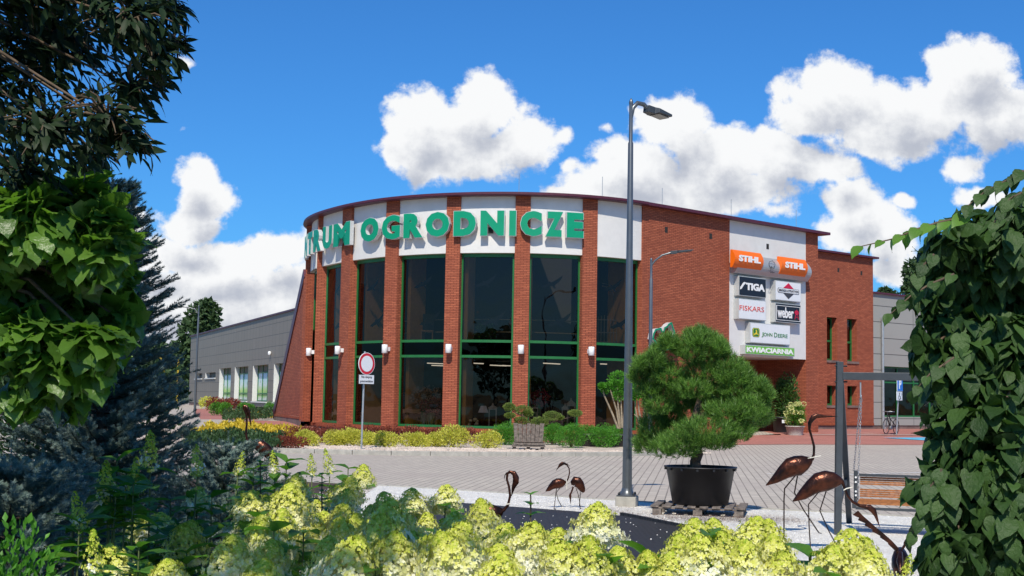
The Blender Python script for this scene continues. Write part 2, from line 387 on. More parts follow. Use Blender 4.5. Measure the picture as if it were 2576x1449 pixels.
# ================================================================== GROUND
def sm(x): x = np.clip(x, 0, 1); return x * x * (3 - 2 * x)
def gz(x, y): return .30 * sm((np.asarray(y, float) - 51) / 10.)
CEN = np.array([.15, 58.2])
TH = np.radians([-60, -37, -19, 0, 17, 36, 60, 75, 90, 114, 150, 200]); RC = np.array([8.45, 8.45, 8.72, 8.66, 8.55, 8.42, 8.35, 8.72, 9.38, 10.6, 10.8, 9.5]) - .30
RC = np.interp(np.linspace(TH[0], TH[-1], 400), TH, RC); TT = np.linspace(TH[0], TH[-1], 400)
RC = np.convolve(np.pad(RC, 20, 'edge'), np.ones(41) / 41, 'valid')
def rad_(t): return np.interp(t, TT, RC)
def cp(t, off=0.0, z=0.0):
    """point on the round front; t is the bearing from the middle, positive to the left"""
    r = rad_(t) + off; return np.array([CEN[0] - r * math.sin(t), CEN[1] - r * math.cos(t), z])
def cn(t): return np.array([-math.sin(t), -math.cos(t), 0.])
def ctan(t): return np.array([math.cos(t), -math.sin(t), 0.])     # runs to the right seen from outside
def th_of(x, y=860, off=0.0):
    r = ray(x, y); az = r[0] / r[1]; ts = np.linspace(math.radians(-50), math.radians(100), 3000)
    A = np.array([(lambda p: p[0] / p[1])(cp(t, off)) for t in ts[::10]]); ts = ts[::10]
    k = np.argmin(A[:]); ts = ts[:k + 1]; A = A[:k + 1]
    return float(np.interp(-az, -A, ts))
TW = th_of(1614)                                             # where the straight wing starts
W0 = cp(TW); W1 = np.array([14.1, 59.75, 0.]); UW = (W1 - W0) / np.linalg.norm(W1 - W0); NW = np.array([UW[1], -UW[0], 0.])
def wing(x, y, off=0.): return onplane(x, y, W0 + NW * off, NW)
def wu(x, y=700, off=0.): return float(np.dot(wing(x, y, off) - W0, UW))

gm, nt, b, o = newmat('grass and soil'); t = N(nt, 'ShaderNodeTexCoord')
nn = noise(nt, t.outputs['Object'], .6, 8, .65); nt.links.new(mixc(nt, sstep(nt, nn, .35, .65), (.035, .065, .018, 1), (.075, .085, .035, 1)), b.inputs['Base Color']); b.inputs['Roughness'].default_value = .95
g_ = MB(); g_.add([(-2500, -300, -.06), (2500, -300, -.06), (2500, 4000, -.06), (-2500, 4000, -.06)], [(0, 1, 2, 3)]); tag(g_.build('ground', gm), kind='structure')
def sheet(name, mat, x0, x1, y0, y1, dz, st=1.0):
    xs = np.arange(x0, x1 + st / 2, st); ys = np.arange(y0, y1 + st / 2, st); X, Y = np.meshgrid(xs, ys); V = np.c_[X.ravel(), Y.ravel(), (gz(X, Y) + dz).ravel()]
    nx = len(xs); i = np.arange(len(ys) - 1)[:, None] * nx + np.arange(nx - 1)[None]; i = i.ravel()
    o = raw_mesh(name, V, np.c_[i, i + 1, i + nx + 1, i + nx], 4, mat); return tag(o, kind='structure')
# paving blocks: rows run away from the camera, open joints dark
pv, nt, b, o = newmat('grey paving blocks'); t = N(nt, 'ShaderNodeTexCoord'); mp = N(nt, 'ShaderNodeMapping'); nt.links.new(t.outputs['Object'], mp.inputs[0]); mp.inputs['Rotation'].default_value[2] = math.radians(-82 + 0)
k = N(nt, 'ShaderNodeTexBrick'); nt.links.new(mp.outputs[0], k.inputs['Vector']); k.inputs['Scale'].default_value = 1; k.inputs['Brick Width'].default_value = .42; k.inputs['Row Height'].default_value = .155
k.inputs['Mortar Size'].default_value = .011; k.inputs['Mortar Smooth'].default_value = .2; k.inputs['Color1'].default_value = (.485, .425, .35, 1); k.inputs['Color2'].default_value = (.40, .35, .29, 1); k.inputs['Mortar'].default_value = (.11, .09, .07, 1)
n1 = noise(nt, t.outputs['Object'], .35, 6, .6); n2 = noise(nt, t.outputs['Object'], 30, 4, .6)
c = mixc(nt, sstep(nt, n1, .35, .7, 0, .55), k.outputs['Color'], (.34, .28, .24, 1)); c = mixc(nt, sstep(nt, n2, .3, .7, 0, .3), c, (.56, .49, .43, 1))
nt.links.new(c, b.inputs['Base Color']); b.inputs['Roughness'].default_value = .85; bump(nt, b, M_(nt, 'SUBTRACT', 1, k.outputs['Fac']), .006, .5)
sheet('paving', pv, -60, 60, 12, 170, 0.0, 2.0)
RED = brickmat('red paving blocks', (.46, .19, .15), (.38, .15, .12), (.22, .10, .08), .2, .1, .006, uv='Object', bmp=.003, dirt=.4)
def strip(name, mat, inner, outer, dz, kind='structure', n=1):
    """sheet between two polylines of equal length, draped over the ground"""
    A = np.array(inner, float)[:, :2]; B = np.array(outer, float)[:, :2]; V = []; m = 5
    for j in range(m + 1):
        p = A + (B - A) * j / m; V.append(np.c_[p, gz(p[:, 0], p[:, 1]) + dz])
    V = np.vstack(V); L = len(A); Q = []
    for j in range(m):
        for i in range(L - 1): Q.append((j * L + i, j * L + i + 1, (j + 1) * L + i + 1, (j + 1) * L + i))
    o = raw_mesh(name, V, np.array(Q), 4, mat)
    me = o.data
    if me.polygons[0].normal.z < 0: me.flip_normals()
    return tag(o, kind=kind) if kind else o
ts = np.linspace(math.radians(110), TW, 40)
ring_i = [cp(t, .0)[:2] for t in ts]; ring_o = [cp(t, 2.3 + (.9 if t > 1 else 0))[:2] for t in ts]
wi = [(W0 + UW * u)[:2] for u in (0.01, 3, 6, 9, 12, 14, 18, 24, 30, 40)]
wo_ = [(5.9, 47.3), (7.5, 48.2), (9.0, 49.3), (10.8, 50.5), (12.8, 51.3), (14.6, 51.9), (17.0, 52.6), (20.5, 53.4), (26, 54.5), (36, 56)]
wi2 = [np.array(p) + (UW * 0)[:2] for p in wi]
inner = ring_i + [tuple(np.array(p) - NW[:2] * (4.5 if i >= 4 else 0)) for i, p in enumerate(wi2)]
strip('red_pavement', RED, inner, ring_o + wo_, .012)
strip('red_path', RED, [(-10.3, 57), (-12.6, 66), (-16, 80), (-22, 106)], [(-12.9, 54.5), (-15, 64), (-18.5, 78), (-25.5, 106)], .010)
# kerbs
KERB = plain('concrete kerb', (.36, .34, .30), .85, var=.15, scale=6, bmp=.004)
def kerb(name, pts, w, h, seg=1.0):
    P = np.array(pts, float); d = np.r_[0, np.cumsum(np.linalg.norm(np.diff(P, axis=0), axis=1))]; L = d[-1]; n = int(L / seg)
    m = MB()
    for i in range(n):
        a = i * L / n + .004; b_ = (i + 1) * L / n - .004
        pa = np.array([np.interp(a, d, P[:, k]) for k in (0, 1)]); pb = np.array([np.interp(b_, d, P[:, k]) for k in (0, 1)])
        u = pb - pa; l = np.linalg.norm(u); mid = (pa + pb) / 2; z = float(gz(*mid))
        m.box([mid[0], mid[1], z + h / 2 - .05], [l, w, h + .1], (u[0], u[1], 0))
    return tag(m.build(name, KERB, bevel=.008), kind='structure')
def smooth_line(pts, n=60):
    P = np.array(pts, float); d = np.r_[0, np.cumsum(np.linalg.norm(np.diff(P, axis=0), axis=1))]; s = np.linspace(0, d[-1], n)
    Q = np.c_[np.interp(s, d, P[:, 0]), np.interp(s, d, P[:, 1])]
    for _ in range(4): Q[1:-1] = (Q[:-2] + 2 * Q[1:-1] + Q[2:]) / 4
    return Q
bedk = smooth_line([(-17, 43.5), (-12, 39.8), (-9.1, 37.4), (-7, 35.9), (-4.9, 35.2), (-3, 35.1), (-.9, 35.4), (1.2, 36.2), (3.3, 37.2), (4.9, 38.6), (5.8, 41), (6.2, 44)], 70)
kerb('kerb', bedk, .15, .12)
GRAVEL = None
def gravelmat(name, c1, c2, sc=45):
    m, nt, b, o = newmat(name); t = N(nt, 'ShaderNodeTexCoord'); v = N(nt, 'ShaderNodeTexVoronoi'); nt.links.new(t.outputs['Object'], v.inputs['Vector']); v.inputs['Scale'].default_value = sc
    hs = N(nt, 'ShaderNodeSeparateColor'); nt.links.new(v.outputs['Color'], hs.inputs[0])
    col = mixc(nt, hs.outputs[0], c4(c1), c4(c2)); n1 = noise(nt, t.outputs['Object'], .9, 6, .6)
    col = mixc(nt, sstep(nt, n1, .45, .8, 0, .45), col, c4(tuple(x * .6 for x in c1))); nt.links.new(col, b.inputs['Base Color']); b.inputs['Roughness'].default_value = .9
    bump(nt, b, M_(nt, 'SUBTRACT', 1, v.outputs['Distance']), .03, .9); return m
BEIGE = gravelmat('beige pebbles', (.42, .33, .26), (.66, .56, .46), 22)
WHITEG = gravelmat('white marble chips', (.74, .69, .62), (.92, .89, .83), 48)
bk = smooth_line([(-17, 62), (-14.5, 58), (-13, 53), (-10, 49.6), (-6.5, 47.8), (-3.6, 46.6), (0, 46.1), (3, 46.2), (4.6, 46.4), (5.2, 46.3), (5.7, 46), (6.0, 44.6)], 70)
strip('pebble_bed', BEIGE, bk, bedk + np.array([0, .07]), .045)
gk = smooth_line([(-22, 32.5), (-12, 27.5), (-6, 24.6), (-2.42, 23.04), (-.67, 22.02), (1.79, 20.31), (3.55, 19.38), (4.85, 18.79), (5.6, 18.4), (9, 16.9), (16, 14)], 80)
kerb('gravel_kerb', gk, .06, .035)
_g = gk[gk[:, 0] > -2.7]; strip('white_gravel', WHITEG, _g - np.array([0, .03]), np.c_[_g[:, 0], np.full(len(_g), 2.0)], .018)
_g = gk[gk[:, 0] < -2.6]; strip('mulch_bed', plain('dark bark mulch', (.055, .035, .022), .95, var=.5, scale=30, bmp=.03), _g - np.array([0, .03]), np.c_[_g[:, 0], np.full(len(_g), 2.0)], .016)
# scattered single chips of marble
def rocks(name, mat, P, size, kind='stuff', **kw):
    T = np.array([(-1, -.7, 0), (1, -.8, 0), (.8, .9, 0), (-.9, .8, 0), (-.4, -.3, .7), (.5, -.3, .6), (.4, .4, .75), (-.4, .3, .6)]) * .5
    TF = np.array([(0, 1, 5, 4), (1, 2, 6, 5), (2, 3, 7, 6), (3, 0, 4, 7), (4, 5, 6, 7)])
    n = len(P); a = rng.uniform(0, 6.28, n); f = np.c_[np.cos(a), np.sin(a), rng.uniform(-.3, .3, n)]; R = frames(f, np.tile([0, 0, 1.], (n, 1)))
    o = scatter(name, mat, None, T, TF, P, R, size * rng.uniform(.6, 1.4, n)); return tag(o, kw.get('label'), kw.get('cat'), None, kind)
CHIP = plain('marble chip', (.80, .77, .73), .8, var=.1)
n = 14000; x = rng.uniform(-3, 7, n); y = rng.uniform(10, 22, n); k = y < np.interp(x, gk[:, 0], gk[:, 1]) - .06
rocks('marble_chips', CHIP, np.c_[x, y, np.full(n, .018)][k], .013, label='loose white marble chips covering the gravel strip', cat='gravel')
n = 9000; x = rng.uniform(-14, 6, n); y = rng.uniform(35, 39.6, n); k = y > np.interp(x, bedk[:58, 0], bedk[:58, 1]) + .12
PEB = plain('beige pebble', (.55, .45, .37), .85, var=.25, scale=2)
rocks('pebbles', PEB, np.c_[x, y, np.full(n, .05)][k], .07, label='loose beige pebbles between the low shrubs behind the kerb', cat='gravel')
# brown needle litter under the pine
LITTER = plain('dry pine needles', (.16, .075, .04), .9, var=.4)
P = []
for cx_, cy_, sx, sy, nn_ in ((2.6, 17.5, .9, .35, 2600), (1.55, 18.2, .35, .5, 700), (3.55, 17.6, .5, .35, 900)):
    P.append(np.c_[rng.normal(cx_, sx * .6, nn_), rng.normal(cy_, sy, nn_), rng.uniform(.022, .04, nn_)])
P = np.vstack(P); a = rng.uniform(0, 6.28, len(P)); Rr = frames(np.c_[np.cos(a), np.sin(a), np.zeros(len(P))], np.tile([0, 0, 1.], (len(P), 1)))
tag(scatter('needle_litter', LITTER, None, np.array([(-.03, 0, 0), (.03, 0, 0), (.0, 1, 0.06)]), np.array([(0, 1, 2)]), P, Rr, .09 * rng.uniform(.6, 1.3, len(P))), 'brown fallen needles on white gravel round the pine pallet', 'needle litter', None, 'stuff')
# black rubber mat
MATM, nt, b, o = newmat('black rubber mat'); t = N(nt, 'ShaderNodeTexCoord'); v = N(nt, 'ShaderNodeTexVoronoi'); nt.links.new(t.outputs['Object'], v.inputs['Vector']); v.inputs['Scale'].default_value = 16; v.inputs['Randomness'].default_value = .25
nt.links.new(mixc(nt, sstep(nt, v.outputs['Distance'], .25, .42), (.010, .009, .009, 1), (.030, .027, .027, 1)), b.inputs['Base Color']); b.inputs['Roughness'].default_value = .6; bump(nt, b, v.outputs['Distance'], .01, .6)
mt = MB(); mt.prism([(-1.6, 9), (2.05, 9.0), (2.72, 12.5), (2.14, 15.7), (1.84, 16.9), (1.35, 17.6), (.99, 17.9), (-.57, 19.0), (-1.6, 19.6)], .02, .05)
tag(mt.build('rubber_mat', MATM, bevel=.004), 'black perforated rubber mat lying on white gravel behind hydrangeas', 'mat')
mt = MB(); mt.bar((1.50, 17.50, .06), (2.16, 15.85, .06), .05, .05); tag(mt.build('mat_edging', MATM), 'raised black edging strip beside the rubber mat corner', 'edging')
n = 150; rocks('mat_chips', CHIP, np.c_[rng.uniform(-.4, 2.3, n), 17.2 - rng.random(n) ** 1.3 * 6.5, np.full(n, .052)], .015, label='sparse white chips scattered on the black mat', cat='gravel')
# white line and blue bays on the paving
WLINE = plain('white road paint', (.72, .72, .70), .7, var=.2, scale=12)
l_ = MB(); p = [at(1930, 1192), at(2075, 1196), at(2330, 1189)]
for i in range(2):
    d = (p[i + 1] - p[i]); d /= np.linalg.norm(d); q = np.array([-d[1], d[0], 0]) * .05
    l_.add([p[i] - q + [0, 0, .005 + i * .003], p[i + 1] - q + [0, 0, .005 + i * .003], p[i + 1] + q + [0, 0, .005 + i * .003], p[i] + q + [0, 0, .005 + i * .003]], [(0, 1, 2, 3)])
tag(l_.build('road_marking', WLINE), kind='structure')
BLUEP = plain('blue parking bay paint', (.10, .42, .60), .7, var=.15, scale=3)
strip('blue_parking_bay', BLUEP, [(15.9, 56.2), (19, 57.2), (24, 58.5), (32, 60)], [(18.6, 54.2), (21, 54.6), (25, 55.4), (33, 57)], .030)
strip('bay_kerb', KERB, [(13.0, 57.3), (16, 58.0), (22, 59.9), (34, 63)], [(13.0, 57.1), (16, 57.75), (22, 59.6), (34, 62.7)], .04)

# ================================================================== MAIN BUILDING
bld = thing('shop_building', 'red brick garden shop with a round glazed front, white panels and burgundy roof edge', 'building', (0, 58, 0))
ZT = 9.30; ZP = 7.12; ZU = 3.74; ZL = 3.15; ZS = .41
def arc(m, t0, t1, off, z0, z1, n=10, th=None, mi=0):
    """curved wall segment facing outwards, with thickness th inwards"""
    ts = np.linspace(t0, t1, n + 1); th = th or .1
    vs = []
    for t in ts: vs += [cp(t, off, z0), cp(t, off, z1), cp(t, off - th, z0), cp(t, off - th, z1)]
    fs = []
    for i in range(n):
        a = i * 4; c = a + 4
        fs += [(a, c, c + 1, a + 1), (c + 2, a + 2, a + 3, c + 3), (a + 1, c + 1, c + 3, a + 3), (c, a, a + 2, c + 2)]
    fs += [(0, 1, 3, 2), (n * 4, n * 4 + 2, n * 4 + 3, n * 4 + 1)]
    m.add(vs, fs, mi)
PX = [(762, 771), (785.5, 801), (851.6, 878.5), (964.5, 995.5), (1117, 1152), (1291, 1329.5), (1463, 1499)]
PT = [(th_of(a), th_of(b_)) for a, b_ in PX]
# bearings of the pillars behind the silhouette follow the spacing of the visible ones
sp = PT[1][0] - PT[2][0]; 
PT[0] = (PT[1][0] + sp * .95, PT[1][1] + sp * .95)
PT = [(PT[0][0] + sp * k, PT[0][1] + sp * k) for k in (2, 1)] + PT
for a, b_ in PT:
    t = (a + b_) / 2; w = abs(a - b_) * rad_(t); c = cp(t, -.24, 0)
    m = MB(); m.box(c + [0, 0, (ZT + .38) / 2 + .0], [w, .50, ZT - .38], ctan(t)); m.build('brick_pillar', BRICK, bld)
ends = [p for p in PT] + [(TW, TW)]
BIRDS = []
for i in range(len(ends) - 1):
    t0 = ends[i][1]; t1 = ends[i + 1][0]                       # left edge / right edge of the bay
    m = MB(); arc(m, t0, t1, -.06, ZP, ZT, 8, .2); m.build('white_panel', RENDERW, bld)
    m = MB(); arc(m, t0, t1, -.06, ZP - .012, ZP, 8, .2); 
    fr = MB(); g1 = MB(); g2 = MB(); off = -.26; dt = .075 / rad_(t0)
    for z0, z1 in ((ZS, ZS + .09), (ZL - .05, ZL + .05), (ZU - .05, ZU + .05), (ZP - .14, ZP)): arc(fr, t0 - dt, t1 + dt, off, z0, z1, 2, .09)
    for ta, tb in ((t0, t0 - dt), (t1 + dt, t1)): arc(fr, ta, tb, off + .004, ZS, ZP, 1, .098)
    win = fr.build('window_frame', GREEN, bld)
    A = cp(t0 - dt, off - .05); B = cp(t1 + dt, off - .05)
    def pane(z0, z1, mat, nm):
        q = MB(); q.add([A + [0, 0, z0], B + [0, 0, z0], B + [0, 0, z1], A + [0, 0, z1]], [(0, 1, 2, 3)]); return q.build(nm, mat, win)
    pane(ZS + .05, ZL, GLASS, 'pane'); pane(ZL, ZU, GLASSD, 'spandrel'); pane(ZU, ZP - .05, GLASS, 'pane')
    BIRDS.append((A, B))
m = MB(); arc(m, PT[0][0], TW, .02, .24, .40, 60, .45); m.build('rowlock_sill', ROWLOCK, bld)
m = MB(); arc(m, PT[0][0], TW, -.04, -.2, .238, 60, .4); m.build('plinth', PLINTH, bld)
m = MB(); arc(m, PT[0][0] + .6, TW, .34, ZT, ZT + .12, 70, 1.2); m.build('cornice', CORN, bld)
# wing
u1 = wu(1835, 700); u2 = wu(2028, 700); u3 = wu(2058, 760)
def wp(u, off=0., z=0.): return W0 + UW * u + NW * off + np.array([0, 0, z])
def wbox(m, ua, ub, oa, ob, z0, z1, mi=0): m.box(wp((ua + ub) / 2, (oa + ob) / 2, (z0 + z1) / 2), [ub - ua, abs(ob - oa), z1 - z0], UW, mi)
m = MB(); wbox(m, 0, u1, -.5, 0, .40, ZT); m.build('brick_wall', BRICK, bld)
m = MB(); wbox(m, 0, u1 + .003, -.48, .022, .24, .398); m.build('rowlock_sill', ROWLOCK, bld)
m = MB(); wbox(m, 0, u1, -.5, -.03, -.2, .238); m.build('plinth', PLINTH, bld)
zb = float(wing(1930, 899)[2])
m = MB(); wbox(m, u1, u2, -.5, -.02, zb, ZT); wbox(m, u1, u2, -3.0, -.5, zb, zb + .3); m.build('white_panel', RENDERW, bld)
m = MB(); wbox(m, u2, u3, -1.2, 0.0, 0, ZT); m.build('brick_pillar', BRICK, bld)
m = MB(); wbox(m, u2 - .02, u2, -2.7, -1.2, 0, zb); wbox(m, u1 - .4, u1, -2.7, -.5, 0, zb); wbox(m, u1, u2, -3.0, -2.7, 0, zb); m.build('porch_wall', BRICK, bld)
m = MB(); wbox(m, u1 + 1.4, u1 + 2.9, -2.72, -2.62, .2, 2.5); dr = m.build('entrance_door', DARKM, bld)
m = MB(); wbox(m, u1 + 1.35, u1 + 1.4, -2.7, -2.58, .2, 2.55); wbox(m, u1 + 2.9, u1 + 2.95, -2.7, -2.58, .2, 2.55); wbox(m, u1 + 1.35, u1 + 2.95, -2.7, -2.58, 2.55, 2.62); m.build('door_frame', GREEN, dr)
m = MB(); wbox(m, 0, u3 + .55, -1.0, .30, ZT, ZT + .12); m.build('cornice', CORN, bld)
# far right brick block, set back, with slit windows
p0 = np.array([15.35, 66.2, 0.]); p1 = np.array([19.0, 69.2, 0.]); UR = (p1 - p0) / np.linalg.norm(p1 - p0); NR = np.array([UR[1], -UR[0], 0.])
def rpl(x, y, off=0.): q = onplane(x, y, p0 + NR * off, NR); return float(np.dot(q - p0, UR)), float(q[2])
def rp(u, off=0., z=0.): return p0 + UR * u + NR * off + np.array([0, 0, z])
def rbox(m, ua, ub, oa, ob, z0, z1): m.box(rp((ua + ub) / 2, (oa + ob) / 2, (z0 + z1) / 2), [ub - ua, abs(ob - oa), z1 - z0], UR)
uR = rpl(2197, 860)[0]; zR = rpl(2127, 642)[1]
WN = [(2080, 2106, 797, 907), (2131, 2156, 801, 910), (2080, 2106, 969, 1020), (2131, 2156, 969, 1020)]
wr = []
for xa, xb, ya, yb in WN:
    ua, za = rpl(xa, ya); ub, zb_ = rpl(xb, yb); wr.append((ua, ub, zb_, za))
m = MB(); us = sorted({-1.5, uR, wr[0][0], wr[0][1], wr[1][0], wr[1][1]}); zt = [wr[2][2], wr[2][3], wr[0][2], wr[0][3]]
for i in range(len(us) - 1):
    hole = i in (1, 3); ua, ub = us[i], us[i + 1]
    if hole:
        for a, c in ((.62, zt[0]), (zt[1], zt[2]), (zt[3], zR)): rbox(m, ua, ub, -.5, 0, a, c)
    else: rbox(m, ua, ub, -.5, 0, .62, zR)
m.build('brick_wall', BRICK, bld)
m = MB(); rbox(m, -1.5, uR + .01, -.5, .025, .5, .618); m.build('rowlock_sill', ROWLOCK, bld)
m = MB(); rbox(m, -1.5, uR, -.5, -.04, 0, .498); m.build('plinth', PLINTH, bld)
m = MB(); rbox(m, -1.5, uR + .25, -.8, .22, zR, zR + .10); m.build('cornice', CORN, bld)
for i, (ua, ub, z0, z1) in enumerate(wr):
    m = MB(); w = .09; hi = i < 2
    for a, c, d, e in ((ua, ua + .02, z0, z1), (ub - w, ub, z0, z1), (ua, ub, z0, z0 + w), (ua, ub, z1 - .05, z1)): rbox(m, a, c, -.40 - .003 * (c - a < .2), -.33 + .003 * (c - a < .2), d, e)
    if hi: rbox(m, ua, ub, -.41, -.32, z0 + (z1 - z0) * .43, z0 + (z1 - z0) * .43 + .10)
    f_ = m.build('window_frame', GREEN, bld)
    q = MB(); rbox(q, ua, ub, -.375, -.37, z0, z1); q.build('pane', GLASS, f_)
    q = MB(); rbox(q, ua - .03, ub + .12, -.3, .05, z0 - .12, z0 - .003); q.build('window_sill', PLINTH, f_)
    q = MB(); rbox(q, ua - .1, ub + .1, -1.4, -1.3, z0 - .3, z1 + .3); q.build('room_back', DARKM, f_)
# vent holes
VN = plain('vent opening', (.02, .018, .016), .8)
for x, y in ((1676, 577), (1788, 593), (1932, 619)):
    q = wing(x, y); u = float(np.dot(q - W0, UW)); off = .004 if x < 1900 else -.016; m = MB(); wbox(m, u - .09, u + .09, -.05, off, q[2] - .14, q[2] + .10); m.build('air_vent', VN, bld)
for x, y in ((2109, 679), (2167, 687)):
    u, z = rpl(x, y); m = MB(); rbox(m, u - .08, u + .08, -.05, .004, z - .12, z + .10); m.build('air_vent', VN, bld)
q = cp(th_of(1229), -.02, 0); m = MB(); m.box(q + [0, 0, 7.98], [.18, .1, .22], ctan(th_of(1229))); m.build('air_vent', VN, bld)
# tapered brick fin on the left
fa = np.array([-9.03, 57.0, 0.]); fb = np.array([-11.66, 65.2, 0.]); ud = (fb - fa) / np.linalg.norm(fb - fa); nd = np.array([ud[1], -ud[0], 0.]); L_ = np.linalg.norm(fb - fa)
if nd[1] > 0: nd = -nd
a0, b0 = fa, fb; zt1 = 6.82
m = MB(); m.slab([a0 + [0, 0, .62], b0 + [0, 0, .62], a0 + ud * .08 + [0, 0, zt1], a0 + [0, 0, zt1]], -nd, .4)
m.build('brick_fin', BRICK, bld)
m = MB(); e_ = np.array([-8.72, 57.2, 0.]); dd_ = (e_ - fa) / np.linalg.norm(e_ - fa); m.box((fa + e_) / 2 + [0, 0, (zt1 + .0) / 2 + .2], [np.linalg.norm(e_ - fa), .3, zt1 - .45], dd_); m.build('brick_return', BRICK, bld)
m = MB(); m.slab([a0 + [0, 0, .50], b0 + [0, 0, .50], b0 + [0, 0, .617], a0 + [0, 0, .617]], nd, .03); m.build('rowlock_sill', ROWLOCK, bld)
m = MB(); m.slab([a0 + [0, 0, 0], b0 + [0, 0, 0], b0 + [0, 0, .497], a0 + [0, 0, .497]], nd, .015); m.build('plinth', PLINTH, bld)
m = MB(); m.bar(b0 + ud * .04 + [0, 0, .55], a0 + ud * .14 + [0, 0, zt1 + .05], .10, .45); m.build('fin_edge', CORN, bld)
# interior: floors, roof, core
back = [cp(t, -.75)[:2] for t in np.linspace(PT[0][0], TW, 30)] + [wp(.2, -.8)[:2], wp(u1 - .6, -.8)[:2], wp(u1 - .6, -9)[:2], (-2, 76)]
bp = [tuple(p) for p in back]
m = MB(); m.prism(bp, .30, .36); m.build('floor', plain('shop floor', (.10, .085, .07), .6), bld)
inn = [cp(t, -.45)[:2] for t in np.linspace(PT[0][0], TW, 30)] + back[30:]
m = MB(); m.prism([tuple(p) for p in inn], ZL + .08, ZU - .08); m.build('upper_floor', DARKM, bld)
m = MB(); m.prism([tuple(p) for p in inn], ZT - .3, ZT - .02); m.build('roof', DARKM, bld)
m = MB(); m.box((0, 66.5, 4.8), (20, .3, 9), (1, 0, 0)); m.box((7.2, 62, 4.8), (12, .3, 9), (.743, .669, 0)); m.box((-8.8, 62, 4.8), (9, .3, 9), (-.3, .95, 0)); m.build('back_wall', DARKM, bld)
for a, b_ in PT[1:]:
    for side, t in ((0, b_ - .01),):
        c = cp(t, -1.15); tt = ctan(t); m = MB()
        m.box(c + [0, 0, 4.8], [.16, .95, 8.7], tt); m.build('interior_column', AMBER, bld)
m = MB(); m.box(wp(-.25, -1.1, 4.8), [.16, .9, 8.7], UW); m.build('interior_column', AMBER, bld)
r_ = random.Random(3)
for k in range(20):                                        # ceiling tubes
    x = r_.uniform(-6, 5.5); y = r_.uniform(53.5, 62); z = ZT - .45 if k % 3 else ZL - .1; a = .8 + r_.uniform(-.1, .1)
    if math.hypot(x - CEN[0], y - CEN[1]) > 7: continue
    m = MB(); m.box((x, y, z), (1.1, .06, .04), (math.cos(a), math.sin(a), 0)); m.build('ceiling_tube', LIGHT, bld)
m = MB(); m.prism([(1.7 + 1.9 * math.cos(a), 62 + 1.6 * math.sin(a)) for a in np.linspace(0, 6.28, 24, endpoint=False)], ZT - .5, ZT - .46); m.build('rooflight', SKYL, bld)
RAIL = plain('brass rail', (.50, .38, .20), .4)
for z in (ZU + .95, ZU + .45):
    pts = [cp(t, -2.2, z) for t in np.linspace(1.0, TW + .15, 24)]; m = MB(); m.sweep(pts, .025, 6); m.build('gallery_rail', RAIL, bld)
# lightning rods on the roof edge
m = MB()
for p, h in ((cp(th_of(1299), -.3, ZT + .1), .85), (cp(th_of(1520), -.3, ZT + .1), .9), (wp(1.6, -.4, ZT + .1), .85), (wp(u1 + .6, -.4, ZT + .1), .9), (wp(u2 - .2, -.4, ZT + .1), .95)):
    m = MB(); m.sweep([p, p + [0, 0, h]], .011, 5); m.build('lightning_rod', STEEL, bld)
m = MB(); arc(m, PT[2][0], TW, .36, ZT + .02, ZT + .035, 60, .02); m.build('cornice_drip', CORN, bld)
# bird-of-prey window stickers
STK = plain('grey bird sticker', (.022, .022, .024), .6)
bird = np.array([(-.5, -.22), (-.38, -.10), (-.15, .02), (-.14, .14), (-.05, .10), (.0, .08), (.20, .22), (.42, .42), (.50, .50), (.46, .34), (.36, .14), (.20, -.02), (.12, -.12), (.20, -.24), (.12, -.28), (.0, -.14), (-.15, -.18), (-.30, -.26)])
for i, (A, B) in enumerate(BIRDS):
    if i < 2: continue
    u = (B - A) / np.linalg.norm(B - A); n_ = np.array([u[1], -u[0], 0.]); wd = np.linalg.norm(B - A)
    for z, fx, s in ((6.0, .45, .85), (4.55, .62, .95)):
        if i == 2 and z < 5: continue
        c = A + u * wd * fx - n_ * .03 + [0, 0, z]
        m = MB(); m.slab([c + u * p[0] * s + np.array([0, 0, p[1] * s * .8]) for p in bird], n_, .004); m.build('bird_sticker', STK, bld)
# ================================================================== SIGN LETTERS
LGREEN, nt, b, o = newmat('green letter face'); t = N(nt, 'ShaderNodeTexCoord'); nt.links.new(mixc(nt, noise(nt, t.outputs['Object'], 1.5, 3), (.001, .235, .115, 1), (.003, .30, .15, 1)), b.inputs['Base Color']); b.inputs['Roughness'].default_value = .35
LSIDE = plain('silver letter side', (.60, .61, .62), .4, metal=.2, var=.04)
LET = [('N', 763, 774), ('T', 777, 790), ('R', 792, 811), ('U', 812.5, 836), ('M', 839.5, 881), ('O', 907, 953), ('G', 960, 1007), ('R', 1014.5, 1064), ('O', 1070, 1131), ('D', 1140, 1198), ('N', 1207.6, 1269), ('I', 1280, 1299), ('C', 1308, 1364), ('Z', 1372, 1417), ('E', 1425, 1469)]
sign = thing('shop_sign', 'large green channel letters standing off the round white and brick front', 'sign', cp(0, .3, 8))
ZLo = 7.73; HL = .99
off0 = .25
def place_letter(ch, t0, t1):
    A = cp(t0, off0); B = cp(t1, off0); u = B - A; w = np.linalg.norm(u); u /= w; n_ = np.array([u[1], -u[0], 0.])
    V, Fs = text_mesh(ch, HL, w, .072 if ch not in 'IG' else .052, .20)
    V2, F2 = text_mesh(ch, HL + .05, w + .05, .035 if ch not in 'I' else .03, .012)
    m = MB(); P = [A + u * v[0] + n_ * (v[2] - .2) * .85 + np.array([0, 0, ZLo + v[1]]) for v in V]; m.add(P, Fs, 0)
    lo = m.build('letter', LSIDE, sign)
    m = MB(); V3, F3 = text_mesh(ch, HL - .03, w - .03, .067 if ch != 'G' else .048, .010); P = [A + u * (v[0] + .015) + n_ * (v[2]) + np.array([0, 0, ZLo + .015 + v[1]]) for v in V3]; m.add(P, F3, 0); m.build('letter_face', LGREEN, lo)
